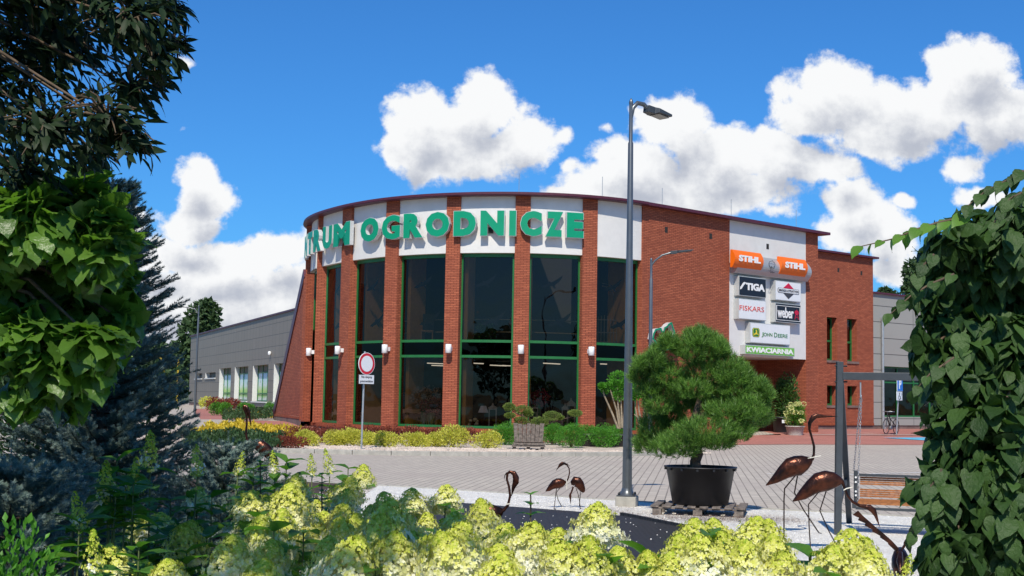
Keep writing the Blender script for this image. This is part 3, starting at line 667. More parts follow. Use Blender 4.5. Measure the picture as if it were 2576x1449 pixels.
for ch, xa, xb in LET[3:]: place_letter(ch, th_of(xa, 570, off0), th_of(xb, 570, off0))
tM = th_of(839.5, 570, off0); tU0 = th_of(812.5, 570, off0); stp = tU0 - tM
t = tU0 + .022
for ch, wd in (('R', .118), ('T', .105), ('N', .125), ('E', .10), ('C', .12)): place_letter(ch, t + wd, t); t += wd + .018
# ================================================================== WALL LAMPS
lamps_px = [(1131, 880), (1310, 881), (1486, 885), (973, 879), (855, 881), (780, 887), (752, 892)]
lab = ['white barrel lamp on the fourth brick pillar, left of the middle of the round front', 'white barrel lamp on the pillar above the boxed bonsai', 'white barrel lamp on the last pillar before the tall lamp post', 'white barrel lamp on the pillar right of the no vehicles sign', 'white barrel lamp on the pillar left of the no vehicles sign', 'white barrel lamp second from the left edge of the round front', 'white barrel lamp at the far left edge beside the brick fin']
for i, (x, y) in enumerate(lamps_px):
    t = (PT[[6, 7, 8, 5, 4, 3, 2][i]][0] + PT[[6, 7, 8, 5, 4, 3, 2][i]][1]) / 2 
    c = cp(t, .02, 3.42); n_ = cn(t); L0 = thing('wall_lamp', lab[i], 'wall lamp', c, 'barrel lamps on the round front pillars')
    m = MB(); m.box(c + n_ * .06, [.14, .12, .16], ctan(t)); m.build('bracket', WHITEM, L0)
    m = MB(); m.lathe(c + n_ * .24 - [0, 0, .17], [(.10, 0), (.115, .01), (.115, .33), (.10, .34)], 16); m.build('lamp_barrel', WHITEM, L0)
# ================================================================== SIGN BOARDS ON THE WING
def zv(X, Y, x0=2900, y0=950, sc=2.8975): k = 2576 / 4096; return (x0 + X / sc) * k, (y0 + Y / sc) * k
def wq(X, Y, off): q = wing(*zv(X, Y), off); return float(np.dot(q - W0, UW)), float(q[2])
ORANGE = plain('orange sign face', (.85, .15, .005), .35, var=.03)
WBOARD = plain('white sign face', (.74, .75, .77), .4, var=.02)
BBOARD = plain('black sign face', (.013, .013, .02), .35)
LTXT = plain('white lettering', (.8, .8, .8), .5, var=.01); REDT = plain('red lettering', (.62, .09, .07), .5); DKT = plain('dark lettering', (.05, .05, .06), .5)
CRIM = plain('crimson paint', (.55, .01, .05), .5); DGR = plain('green lettering', (.015, .17, .035), .5); YEL = plain('yellow paint', (.75, .55, .03), .5); LIME = plain('lime sign face', (.17, .46, .07), .5)
SBOX = plain('silver sign box', (.50, .51, .50), .4, metal=.2, var=.05)
def board(label, tl, br, off, mat, group='framed brand boards on the white panel'):
    ua, z1 = wq(*tl, off); ub, z0 = wq(*br, off)
    o_ = thing('sign_board', label, 'sign', wp((ua + ub) / 2, off, z0), group)
    m = MB(); wbox(m, ua - .03, ub + .03, -.015, off - .006, z0 - .03, z1 + .03); m.build('sign_box', SBOX, o_, bevel=.008)
    m = MB(); wbox(m, ua, ub, off - .004, off, z0, z1); m.build('sign_face', mat, o_)
    return o_, ua, ub, z0, z1
def bt(o_, s, ua, z0, w, h, off, mat, bold=0., nm='lettering', sp=1.0):
    m = MB(); put_text(m, s, wp(ua, off + .001, z0), UW, NW, h, w, bold, .012, 0, sp); m.build(nm, mat, o_)
def bpoly(m, pts, off, t=.01): m.slab([wp(u, off, z) for u, z in pts], NW, t)
OF = .26
o_, ua, ub, z0, z1 = board('black board with white slanting letters, upper left under the grey band', (168, 450), (472, 695), OF, BBOARD)
w, h = ub - ua, z1 - z0
bt(o_, 'TIGA', ua + w * .24, z0 + h * .30, w * .72, h * .40, OF, LTXT, .05)
m = MB(); bpoly(m, [(ua + w * a, z0 + h * b_) for a, b_ in ((.02, .30), (.06, .32), (.10, .40), (.16, .55), (.24, .68), (.26, .70), (.26, .60), (.27, .60), (.25, .70), (.17, .72), (.12, .64), (.07, .50), (.03, .42))], OF); m.build('lettering', LTXT, o_)
o_, ua, ub, z0, z1 = board('white board with red and black diamond, upper right under the grey band', (590, 503), (877, 745), OF, WBOARD)
w, h = ub - ua, z1 - z0; cx = (ua + ub) / 2; cz = z0 + h * .52
m = MB(); bpoly(m, [(cx - w * .30, cz + .01), (cx + w * .30, cz + .01), (cx, cz + h * .44)], OF); m.build('diamond_top', CRIM, o_)
m = MB(); bpoly(m, [(cx + w * .30, cz - .01), (cx - w * .30, cz - .01), (cx, cz - h * .44)], OF); m.build('diamond_bottom', DKT, o_)
def capsule(u0, u1, za, zb, ch): return [(u0, za + ch), (u0 + ch, za), (u1 - ch, za), (u1, za + ch), (u1, zb - ch), (u1 - ch, zb), (u0 + ch, zb), (u0, zb - ch)]
m = MB(); bpoly(m, capsule(cx - w * .43, cx + w * .43, cz - h * .135, cz + h * .135, .05), OF, .013); m.build('name_band_edge', DKT, o_)
m = MB(); bpoly(m, capsule(cx - w * .415, cx + w * .415, cz - h * .115, cz + h * .115, .045), OF, .017); m.build('name_band', WBOARD, o_)
bt(o_, 'BRIGGS & STRATTON', cx - w * .39, cz - h * .06, w * .78, h * .125, OF + .018, DKT, .012)
o_, ua, ub, z0, z1 = board('white board with thin red capital letters, below the black slanting-letter board', (165, 712), (472, 960), OF, WBOARD)
w, h = ub - ua, z1 - z0; bt(o_, 'FISKARS', ua + w * .01, z0 + h * .42, w * .92, h * .26, OF, REDT, .0)
o_, ua, ub, z0, z1 = board('black board with tall white letters and a red kettle grill, right column', (590, 762), (875, 995), OF, BBOARD)
w, h = ub - ua, z1 - z0; bt(o_, 'weber', ua + w * .06, z0 + h * .22, w * .65, h * .60, OF, LTXT, .02)
m = MB()
for a, b_, c, d in ((.015, .985, .08, .105), (.015, .985, .88, .905)): bpoly(m, [(ua + w * a, z0 + h * c), (ua + w * b_, z0 + h * c), (ua + w * b_, z0 + h * d), (ua + w * a, z0 + h * d)], OF)
for a in (.015, .967): bpoly(m, [(ua + w * a, z0 + h * .105), (ua + w * (a + .018), z0 + h * .105), (ua + w * (a + .018), z0 + h * .88), (ua + w * a, z0 + h * .88)], OF)
m.build('border', LTXT, o_)
m = MB(); gx, gz_ = ua + w * .84, z0 + h * .58
bpoly(m, [(gx + w * .085 * math.cos(a), gz_ + h * .13 * math.sin(a)) for a in np.linspace(0, 2 * math.pi, 20, endpoint=False)], OF)
bpoly(m, [(gx - .01, gz_ + h * .12), (gx + .01, gz_ + h * .12), (gx + .02, gz_ + h * .17), (gx - .02, gz_ + h * .17)], OF)
for s_ in (-1, 1): bpoly(m, [(gx + s_ * w * .03, gz_ - h * .12), (gx + s_ * w * .045, gz_ - h * .12), (gx + s_ * w * .085, gz_ - h * .38), (gx + s_ * w * .065, gz_ - h * .38)][::s_], OF)
bpoly(m, [(gx - w * .06, gz_ - h * .27), (gx + w * .06, gz_ - h * .27), (gx + w * .06, gz_ - h * .24), (gx - w * .06, gz_ - h * .24)], OF); m.build('grill_emblem', CRIM, o_)
o_, ua, ub, z0, z1 = board('wide white board with green badge and thin green name, lowest of the white boards', (298, 990), (752, 1242), OF, WBOARD)
w, h = ub - ua, z1 - z0; bt(o_, 'J', ua + w * .27, z0 + h * .30, w * .045, h * .26, OF, DGR, 0); bt(o_, 'OHN', ua + w * .325, z0 + h * .355, w * .215, h * .19, OF, DGR, 0); bt(o_, 'D', ua + w * .59, z0 + h * .34, w * .075, h * .25, OF, DGR, 0); bt(o_, 'EERE', ua + w * .685, z0 + h * .345, w * .25, h * .19, OF, DGR, 0)
m = MB(); bpoly(m, capsule(ua + w * .04, ua + w * .22, z0 + h * .28, z0 + h * .76, .07), OF, .008); m.build('badge', DGR, o_)
m = MB(); bpoly(m, capsule(ua + w * .05, ua + w * .21, z0 + h * .30, z0 + h * .74, .06), OF, .011); m.build('badge_rim', YEL, o_)
m = MB(); bpoly(m, capsule(ua + w * .06, ua + w * .20, z0 + h * .32, z0 + h * .72, .055), OF, .014); m.build('badge_field', DGR, o_)
m = MB(); deer = [(.07, .40), (.09, .47), (.12, .50), (.125, .58), (.11, .66), (.12, .66), (.13, .62), (.14, .67), (.15, .66), (.145, .60), (.155, .56), (.15, .48), (.19, .43), (.185, .40), (.145, .43), (.12, .42), (.09, .37)]
bpoly(m, [(ua + w * a, z0 + h * b_) for a, b_ in deer][::-1], OF, .018); m.build('deer_emblem', YEL, o_)
o_, ua, ub, z0, z1 = board('long lime green board with bold white capitals, lowest on the panel', (240, 1250), (803, 1375), OF, LIME)
w, h = ub - ua, z1 - z0; bt(o_, 'KWIACIARNIA', ua + w * .02, z0 + h * .17, w * .96, h * .66, OF, LTXT, .04)
# curved grey band and the two orange boards
def curved(m, ua, ub, z0, z1, d0, d1, n=9, th=.04, base=0.):
    vs = []
    for i in range(n + 1):
        s_ = i / n; off = d0 + (d1 - d0) * math.sin(math.pi * (.10 + .8 * s_)) ; z = z0 + (z1 - z0) * s_
        vs += [wp(ua, off, z), wp(ub, off, z), wp(ua, base, z), wp(ub, base, z)]
    fs = []
    for i in range(n): a = i * 4; c = a + 4; fs += [(a, a + 1, c + 1, c), (a + 3, a + 2, c + 2, c + 3), (a + 2, a, c, c + 2), (a + 1, a + 3, c + 3, c + 1)]
    fs += [(0, 2, 3, 1), (n * 4, n * 4 + 1, n * 4 + 3, n * 4 + 2)]; m.add(vs, fs)
band = thing('sign_band', 'curved silver grey band crossing the white panel behind the two orange boards', 'sign band', wp((u1 + u2) / 2, 0, 6))
ua, zA = wq(50, 393, .35); ub, zB = wq(985, 512, .35); _, zC = wq(50, 168, .35)
m = MB(); curved(m, u1 + .04, ub, (zA + zB) / 2, zC, .10, .45, base=-.01); m.build('band_body', plain('silver band', (.42, .43, .44), .35, metal=.35, var=.04), band)
z_b0, z_b1 = (zA + zB) / 2, zC
m = MB(); ec = [(515, 330), (508, 300), (520, 275), (535, 278), (548, 265), (558, 285), (572, 288), (582, 318), (568, 345), (570, 362), (545, 348), (540, 332), (532, 350), (520, 338), (515, 330)]
def epts(L): return [wing(*zv(*p), .47) for p in L]
m.sweep(epts(ec), .011, 5); m.sweep(epts([(545, 345), (530, 365), (522, 400), (530, 412), (540, 392), (545, 412), (553, 392), (558, 412), (568, 400), (572, 412)]), .010, 5); m.build('line_emblem', DKT, band)
for lbl, TL, BR, txt in (('glossy orange curved board with white capitals, left end of the grey band', (108, 135), (440, 383), (155, 292, 422, 200)), ('glossy orange curved board with white capitals, right end of the grey band', (650, 215), (953, 456), (697, 372, 937, 282))):
    ua, z1 = wq(*TL, .5); ub, z0 = wq(*BR, .5)
    o_ = thing('sign_board', lbl, 'sign', wp((ua + ub) / 2, .5, z0), 'orange boards on the grey band')
    m = MB(); curved(m, ua, ub, z0, z1, .30, .54, base=.28); m.build('sign_face', ORANGE, o_)
    w = ub - ua; h = z1 - z0; bt(o_, 'STIHL', ua + w * .13, z0 + h * .36, w * .76, h * .36, .54, LTXT, .055)
# country outline sign
mp_ = thing('outline_sign', 'jagged country outline in green faced metal on the brick wall behind the pine', 'sign', wing(1672, 850, .2))
mpx = [(1475, 345), (1482, 300), (1500, 265), (1545, 255), (1553, 278), (1563, 288), (1573, 278), (1580, 250), (1600, 238), (1615, 218), (1640, 205), (1652, 245), (1668, 290), (1650, 325), (1690, 335), (1710, 370), (1690, 400), (1700, 430), (1640, 430), (1600, 440), (1560, 415), (1520, 440), (1490, 425), (1480, 405), (1505, 380), (1475, 345)]
mw = [wing(*zv(a, b_, 1950, 1200, 2.229), .30) for a, b_ in mpx]
m = MB(); m2 = MB()
for i in range(len(mw) - 1):
    a, b_ = mw[i], mw[i + 1]; d = (b_ - a) / np.linalg.norm(b_ - a); q = np.cross(NW, d) * .022
    for mm, o0, o1, e in ((m, -.26, 0., 1.), (m2, .001, .012, 1.6)):
        vs = [p + NW * oo + q * s_ * e for oo in (o0, o1) for p, s_ in ((a - d * .012, -1), (b_ + d * .012, -1), (b_ + d * .012, 1), (a - d * .012, 1))]
        mm.add(vs, [(3, 2, 1, 0), (4, 5, 6, 7), (0, 1, 5, 4), (1, 2, 6, 5), (2, 3, 7, 6), (3, 0, 4, 7)])
m.build('outline_side', LSIDE, mp_); m2.build('outline_face', LGREEN, mp_)

# ================================================================== SIDE HALLS
def panelmat(name, c, bw, bh, joint, off=0.):
    return brickmat(name, c, tuple(x * .94 for x in c), joint, bw, bh, .018, bmp=.01, offset=off, dirt=.12, rough=.55)
PAN = panelmat('grey facade panels', (.33, .325, .30), 4.2, .86, (.07, .07, .07)); PAND = panelmat('dark grey facade panels', (.225, .20, .168), 1.3, .86, (.07, .07, .07))
lh = thing('warehouse_hall', 'long low hall clad in grey panels with green framed posters, left of the brick shop', 'building', (-22, 110, 0))
A = np.array([-14.6, 90.5, 0.]); B = np.array([-33.9, 139, 0.]); ul = (B - A) / np.linalg.norm(B - A); nl = np.array([ul[1], -ul[0], 0.]); nl = -nl if nl[1] > 0 else nl; LL = np.linalg.norm(B - A)
A = A - ul * 14
def lq(x, y, off=0.): q = onplane(x, y, A + nl * off, nl); return float(np.dot(q - A, ul)), float(q[2])
def lbox(m, ua, ub, oa, ob, z0, z1): m.box(A + ul * (ua + ub) / 2 + nl * (oa + ob) / 2 + np.array([0, 0, (z0 + z1) / 2]), [ub - ua, abs(ob - oa), z1 - z0], ul)
zk = lambda X, Y: zv(X, Y, 700, 1400, 4.2933)
wins = [((757, 375), (953, 920)), ((1020, 352), (1247, 935)), ((1330, 330), (1590, 965)), ((1690, 305), (2000, 985))]
cols = []
for (xa, ya), (xb, yb) in wins:
    k1 = lq(*zk(xa, (ya + yb) / 2))[0]; k2 = lq(*zk(xb, (ya + yb) / 2))[0]; cols.append((min(k1, k2), max(k1, k2)))
ztop = 7.5; zw1 = 3.85; zw0 = 1.0
sm_ = [(lq(*zk(523, 430))[0], lq(*zk(697, 430))[0]), (lq(*zk(345, 450))[0], lq(*zk(468, 450))[0])]; sm_ = [(min(a), max(a)) for a in sm_]
allc = sorted(cols + sm_); edges = [0.]
for a, b_ in allc: edges += [a, b_]
edges.append(LL + 14)
m = MB(); zs0 = lq(*zk(600, 480))[1]; zs1 = lq(*zk(600, 388))[1]
for i in range(len(edges) - 1):
    a, b_ = edges[i], edges[i + 1]
    if i % 2: 
        small = any(abs(a - s_[0]) < 1e-6 for s_ in sm_); lo, hi = (zs0, zs1) if small else (zw0, zw1)
        lbox(m, a, b_, -.9, 0, .6, lo); lbox(m, a, b_, -.9, 0, hi, ztop)
    else: lbox(m, a, b_, -.9, 0, .6, ztop)
m.build('panel_wall', PAND, lh)
m = MB(); lbox(m, 0, LL + 14, -.9, -.05, 0, .598); m.build('plinth', PLINTH, lh)
m = MB(); lbox(m, 0, LL + 14.2, -1, .12, ztop, ztop + .12); m.build('roof_edge', CORN, lh)
m = MB(); e0 = A - nl * .9; e1 = A + ul * (LL + 14) - nl * .9; m.slab([e1 + [0, 0, 0], e1 - nl * -0 + [0, 0, ztop], e1 - nl * 14 + [0, 0, ztop], e1 - nl * 14], ul, -.3)
m.build('end_wall', PAND, lh)
REV = plain('pale window reveal', (.62, .62, .60), .7, var=.05)
POST, nt, b, o = newmat('printed window film'); t = N(nt, 'ShaderNodeTexCoord'); sp_ = N(nt, 'ShaderNodeSeparateXYZ'); nt.links.new(t.outputs['UV'], sp_.inputs[0])
zz = M_(nt, 'ADD', sp_.outputs[1], M_(nt, 'MULTIPLY', noise(nt, t.outputs['UV'], .9, 3), .5))
cr = N(nt, 'ShaderNodeValToRGB'); nt.links.new(M_(nt, 'DIVIDE', M_(nt, 'SUBTRACT', zz, 1.0), 3.2), cr.inputs[0])
for i, (p_, c_) in enumerate(((.0, (.6, .62, .62)), (.14, (.62, .66, .60)), (.22, (.28, .48, .10)), (.36, (.42, .60, .18)), (.48, (.60, .70, .66)), (.72, (.42, .66, .78)), (1., (.14, .45, .62)))):
    e = cr.color_ramp.elements[i] if i < 2 else cr.color_ramp.elements.new(p_); e.position = p_; e.color = c4(c_)
vv = N(nt, 'ShaderNodeTexVoronoi'); nt.links.new(t.outputs['UV'], vv.inputs['Vector']); vv.inputs['Scale'].default_value = 1.1
nt.links.new(mixc(nt, sstep(nt, vv.outputs['Distance'], .16, .22, .75, 0), cr.outputs[0], (.20, .36, .26, 1)), b.inputs['Base Color']); b.inputs['Roughness'].default_value = .4
HDR = plain('dark window head film', (.10, .085, .05), .6, var=.3)
for a, b_ in cols:
    m = MB(); lbox(m, a, a + .06, -.5, -.37, zw0, zw1); w_ = b_ - a
    for f_ in (.33, .66, .97): lbox(m, a + w_ * f_, a + w_ * f_ + .07, -.5, -.37, zw0, zw1)
    for z in (zw0, zw0 + .58, zw1 - .62): lbox(m, a, b_, -.49, -.375, z, z + .09)
    wf = m.build('window_frame', GREEN, lh)
    m = MB(); lbox(m, a, b_, -.46, -.43, zw0, zw1 - .6); m.build('window_film', POST, wf)
    m = MB(); lbox(m, a, b_, -.46, -.43, zw1 - .6, zw1); m.build('head_film', HDR, wf)
    m = MB(); lbox(m, b_ - .03, b_ + .004, -.5, .01, zw0, zw1); lbox(m, a - .05, b_ + .05, -.5, .10, zw0 - .10, zw0 - .004); m.build('reveal', REV, wf)
for a, b_ in sm_:
    m = MB(); lbox(m, a, b_, -.46, -.43, zs0, zs1); wf = m.build('window_pane', BLACK, lh)
    m = MB(); lbox(m, b_ - .04, b_ + .004, -.5, .01, zs0, zs1); lbox(m, a - .05, b_ + .05, -.5, .10, zs0 - .10, zs0 - .004); m.build('reveal', REV, wf)
q = lq(*zk(1650, 55)); m = MB(); m.lathe(A + ul * q[0] + nl * .12 + np.array([0, 0, q[1] - .15]), [(.08, 0), (.12, .05), (.12, .25), (.06, .3)], 10); m.build('outdoor_sensor', WHITEM, lh)
# right hall
rh = thing('showroom_hall', 'pale grey panelled hall with wide green framed window, behind the parked bicycle', 'building', (24, 73, 0))
q0 = rp(uR + .01, -.35); 
def hp(u, off=0., z=0.): return q0 + UR * u + NR * off + np.array([0, 0, z])
def hq(x, y, off=0.): q = onplane(x, y, q0 + NR * off, NR); return float(np.dot(q - q0, UR)), float(q[2])
def hbox(m, ua, ub, oa, ob, z0, z1): m.box(hp((ua + ub) / 2, (oa + ob) / 2, (z0 + z1) / 2), [ub - ua, abs(ob - oa), z1 - z0], UR)
ztr = hq(2260, 745)[1]; uwA = hq(2222, 1000)[0]; uwB = uwA + 12; zwa = .95; zwb = hq(2300, 925)[1]
m = MB(); hbox(m, 0, uwA, -.5, 0, .5, ztr); hbox(m, uwA, uwB, -.5, 0, zwb, ztr); hbox(m, uwA, uwB, -.5, 0, .5, zwa); hbox(m, uwB, uwB + 18, -.5, 0, .5, ztr); m.build('panel_wall', PAN, rh)
m = MB(); hbox(m, 0, 40, -.5, -.04, 0, .498); m.build('plinth', PLINTH, rh)
m = MB(); hbox(m, 0, 40, -.8, .12, ztr, ztr + .09); m.build('roof_edge', CORN, rh)
m = MB(); 
for i in range(8): hbox(m, uwA + i * 1.55, uwA + i * 1.55 + .08, -.3, -.2, zwa, zwb)
for z in (zwa, hq(2300, 1064)[1], hq(2300, 966)[1], zwb - .08): hbox(m, uwA, uwB, -.297, -.203, z, z + .08)
wf = m.build('window_frame', GREEN, rh); m = MB(); hbox(m, uwA, uwB, -.26, -.25, zwa, zwb); m.build('pane', GLASS, wf)
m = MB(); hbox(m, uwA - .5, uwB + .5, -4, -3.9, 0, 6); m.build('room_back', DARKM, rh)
m = MB(); ud_ = hq(2216, 900)[0]; m.sweep([hp(ud_, .12, .3), hp(ud_, .12, hq(2216, 800)[1])], .075, 8); m.build('downpipe', STEEL, rh)
# ================================================================== LAMP POSTS
def lamp_post(name, label, base, ztop, r0, r1, arm, head, headw, group=None, plinth=True, mat=POSTM, aw=.035):
    b0 = np.array([base[0], base[1], base[2] if len(base) > 2 else 0.]); L0 = thing(name, label, 'street lamp', b0, group)
    zh = .20 if plinth else 0
    m = MB(); m.sweep([b0 + [0, 0, zh], b0 + [0, 0, (ztop) * .45], b0 + [0, 0, ztop * .90], b0 + [0, 0, ztop * .905], b0 + [0, 0, ztop]], [r0, (r0 + r1) / 2, r1 * 1.1, r1 * .8, r1 * .8], 20); m.build('pole', mat, L0)
    m = MB(); m.lathe(b0 + [0, 0, ztop], [(r1 * .85, 0), (r1 * .9, .03), (r1 * .5, .07), (.004, .09)], 12); m.build('pole_cap', mat, L0)
    if plinth:
        m = MB(); m.box(b0 + [0, 0, .08], [.30, .30, .16], (1, -.25, 0)); m.build('concrete_base', KERB, L0, bevel=.01)
        m = MB(); m.box(b0 + [0, 0, .17], [.27, .27, .015], (1, -.25, 0)); m.lathe(b0 + [0, 0, .177], [(.13, 0), (.10, .03), (r0 * 1.15, .07), (r0 * 1.05, .10)], 20); f_ = m.build('base_flange', mat, L0)
        for i, j in ((-1, -1), (1, -1), (1, 1), (-1, 1)):
            m = MB(); m.lathe(b0 + [i * .105 + j * .02, j * .105 - i * .02, .177], [(.018, 0), (.018, .025), (.008, .045)], 8); m.build('bolt', BLACK, f_)
    m = MB(); m.sweep([b0 + np.array(p) for p in arm], [aw * .8, aw, aw, aw, aw][:len(arm)], 10); m.build('arm', mat, L0)
    a = b0 + np.array(head[0]); c = b0 + np.array(head[1]); d = c - a; Lh = np.linalg.norm(d); d /= Lh
    m = MB(); x = np.cross(d, [0, 0, 1]); x /= np.linalg.norm(x); zz_ = np.cross(x, d)
    prof = [(-.5, -.5), (.5, -.5), (.5, .5), (-.5, .5)]; vs = []
    for s_, ww, hh in ((0, .45, 1.5), (.28, .55, 1.5), (.34, 1, 1.0), (1, .92, .55)):
        for i, j in prof: vs.append(a + d * Lh * s_ + x * i * headw * ww + zz_ * (j - .1) * .07 * hh)
    fs = [(3, 2, 1, 0), (12, 13, 14, 15)]
    for k in range(3):
        for e in range(4): f0 = k * 4; fs.append((f0 + e, f0 + (e + 1) % 4, f0 + 4 + (e + 1) % 4, f0 + 4 + e))
    m.add(vs, fs); hd = m.build('lamp_head', GRAPH if mat is POSTM else mat, L0, bevel=.006)
    m = MB(); m.box((a + d * Lh * .67 - zz_ * .046), [headw * .7, Lh * .5, .006], x, uz=zz_); m.build('lens', plain('lamp lens', (.25, .25, .22), .2), hd)
    return L0
lb = at(1577, 1276); zt_ = float(atY(1594, 262, lb[1])[2])
lamp_post('lamp_post', 'tall grey lamp post on a concrete block in the white gravel', lb, zt_, .073, .036, [(0, 0, zt_ - .22), (.03, .02, zt_ - .05), (.10, .05, zt_ + .03), (.20, .10, zt_ + .02), (.27, .14, zt_ - .04)], [(.24, .12, zt_ - .03), (.58, .42, zt_ - .09)], .27)
lamp_post('lamp_post', 'slimmer grey lamp post close to the brick wall beside the outline sign', (4.52, 42.5, .0), float(atY(1638, 655, 42.5)[2]), .075, .05, [(0, 0, 5.95), (.12, 0, 6.12), (.35, 0, 6.30), (.60, 0, 6.38), (.75, .0, 6.42)], [(.62, 0, 6.40), (1.35, .1, 6.50)], .28, plinth=False, aw=.035)
lamp_post('lamp_post', 'thin distant lamp post with arm to the left, in front of the grey hall end', (-17.2, 72, .3), 6.0, .07, .045, [(0, 0, 5.6), (-.2, 0, 5.85), (-.6, 0, 5.95), (-1.0, 0, 5.97)], [(-.95, 0, 5.97), (-1.6, 0, 6.0)], .25, plinth=False, aw=.03)
# ================================================================== TRAFFIC SIGNS
ns = thing('traffic_sign', 'round red rimmed white sign over a text plate, on a thin pole', 'road sign', at(909, 1131, .05))
bs = at(909, 1131, .05); tp = atY(918, 884, bs[1]); 
m = MB(); m.sweep([bs, tp], .028, 10); m.build('pole', STEEL, ns)
sa = math.radians(50); su = np.array([math.cos(sa), math.sin(sa), 0]); sn_ = np.array([math.sin(sa), -math.cos(sa), 0])
cc = atY(919, 915, bs[1]) + sn_ * .045
def disc(m, c, r, t, n_=36): m.slab([c + su * r * math.cos(a) + np.array([0, 0, r * math.sin(a)]) for a in np.linspace(0, 2 * math.pi, n_, endpoint=False)], sn_, t)
m = MB(); disc(m, cc - sn_ * .0, .315, .018); m.build('sign_rim', WHITEM, ns)
m = MB(); disc(m, cc, .300, .021); m.build('red_ring', plain('red reflective film', (.55, .012, .03), .4), ns)
m = MB(); disc(m, cc, .225, .024); m.build('sign_field', WBOARD, ns)
pc = atY(918.5, 954.5, bs[1]) + sn_ * .045
m = MB(); m.box(pc, [.60, .02, .40 * .68], su); m.build('text_plate', DKT, ns, bevel=.004)
m = MB(); m.box(pc + sn_ * .008, [.57, .02, .245], su); m.build('plate_face', WBOARD, ns)
m = MB(); put_text(m, 'Nie dotyczy', pc - su * .21 + sn_ * .019 + [0, 0, .022], su, sn_, .082, .42, .01, .004); put_text(m, 'pracowników', pc - su * .25 + sn_ * .019 - np.array([0, 0, .10]), su, sn_, .085, .50, .01, .004); m.build('lettering', DKT, ns)
bp_ = np.array([17.15, 58.2, float(gz(0, 58.2))]); bp_[0] = float(atY(2255, 1094, 58.2)[0]); psn = thing('traffic_sign', 'blue parking sign with wheelchair plate beside the bicycle', 'road sign', bp_)
m = MB(); tp = atY(2262, 946, 58.2); m.sweep([bp_, tp], .03, 8); m.build('pole', STEEL, psn)
c = atY(2261, 966.5, 58.2) + sn_ * .045; m = MB(); m.box(c, [.60, .02, .62], su); m.build('sign_rim', WHITEM, psn, bevel=.01)
m = MB(); m.box(c + sn_ * .006, [.56, .02, .58], su); m.build('blue_face', plain('blue reflective film', (.01, .16, .60), .4), psn)
m = MB(); put_text(m, 'P', c - su * .12 + sn_ * .017 - np.array([0, 0, .21]), su, sn_, .42, .26, .04, .004); m.build('letter', LTXT, psn)
c = atY(2260, 996, 58.2) + sn_ * .045; m = MB(); m.box(c, [.60, .02, .40], su); m.build('white_plate', WBOARD, psn, bevel=.01)
m = MB(); w_ = lambda a, b_: c + su * a + sn_ * .014 + np.array([0, 0, b_])
m.sweep([w_(-.02, .14), w_(-.02, .10)], .025, 8); m.sweep([w_(-.02, .10), w_(-.02, -.02), w_(.08, -.02), (w_(.11, -.13)), w_(.14, -.13)], .014, 6)
m.sweep([w_(-.03 + .10 * math.cos(a), -.06 + .10 * math.sin(a)) for a in np.linspace(2.2, 6.0, 14)], .012, 6); put_text(m, '2', w_(.18, .04), su, sn_, .10, None, .01, .003); m.build('wheelchair_emblem', DKT, psn)
# ================================================================== BICYCLE
bk_ = np.array([0, 59.4, float(gz(0, 59.4))]); xa = float(atY(2229, 1077, 59.0)[0]); bd = np.array([math.cos(.88), math.sin(.88), 0.]); P0 = np.array([xa, 59.0, bk_[2] + .34]); P1 = P0 + bd * 1.08
bike = thing('bicycle', 'dark city bicycle parked under the blue parking sign', 'bicycle', P0 - [0, 0, .34])
for nm, c in (('wheel', P0), ('wheel', P1)):
    m = MB(); m.sweep([c + bd * .325 * math.cos(a) + np.array([0, 0, .325 * math.sin(a)]) for a in np.linspace(0, 2 * math.pi, 33)], .019, 8, caps=False); tw = m.build('wheel', BLACK, bike)
    m = MB(); 
    for a in np.linspace(0, math.pi, 9, endpoint=False): d = bd * .31 * math.cos(a) + np.array([0, 0, .31 * math.sin(a)]); m.sweep([c - d, c + d], .0035, 4)
    m.build('spokes', STEEL, tw)
def bq(a, z): return P0 + bd * a + np.array([0, 0, z])
m = MB()
for pts in ([(0, 0), (.12, .42), (.16, .62)], [(.14, .42), (.50, -.05)], [(.145, .52), (.44, .38)], [(.50, -.05), (.38, .60)], [(.50, -.05), (1.08, 0)], [(.42, .36), (1.08, 0)]): m.sweep([bq(*p) for p in pts], .02, 8)
m.build('frame', BLACK, bike)
side = np.array([-bd[1], bd[0], 0.]); m = MB(); m.sweep([bq(.30, .66) + side * .28, bq(.17, .68) + side * .12, bq(.14, .66), bq(.17, .68) - side * .12, bq(.30, .66) - side * .28], .014, 8); m.build('handlebar', STEEL, bike)
m = MB(); m.box(bq(.40, .62), [.28, .15, .06], bd); m.build('saddle', BLACK, bike, bevel=.02)
m = MB(); m.box(bq(.95, .40), [.40, .14, .03], bd); m.sweep([bq(1.08, 0), bq(1.05, .38)], .01, 6); m.build('rear_rack', BLACK, bike)
m = MB(); m.sweep([bq(.50, -.05) + side * .05, bq(.50, -.05) - side * .05], .09, 12); m.sweep([bq(.50, -.05) + side * .08, bq(.60, -.18) + side * .08], .012, 6); m.build('crankset', GREYM, bike)
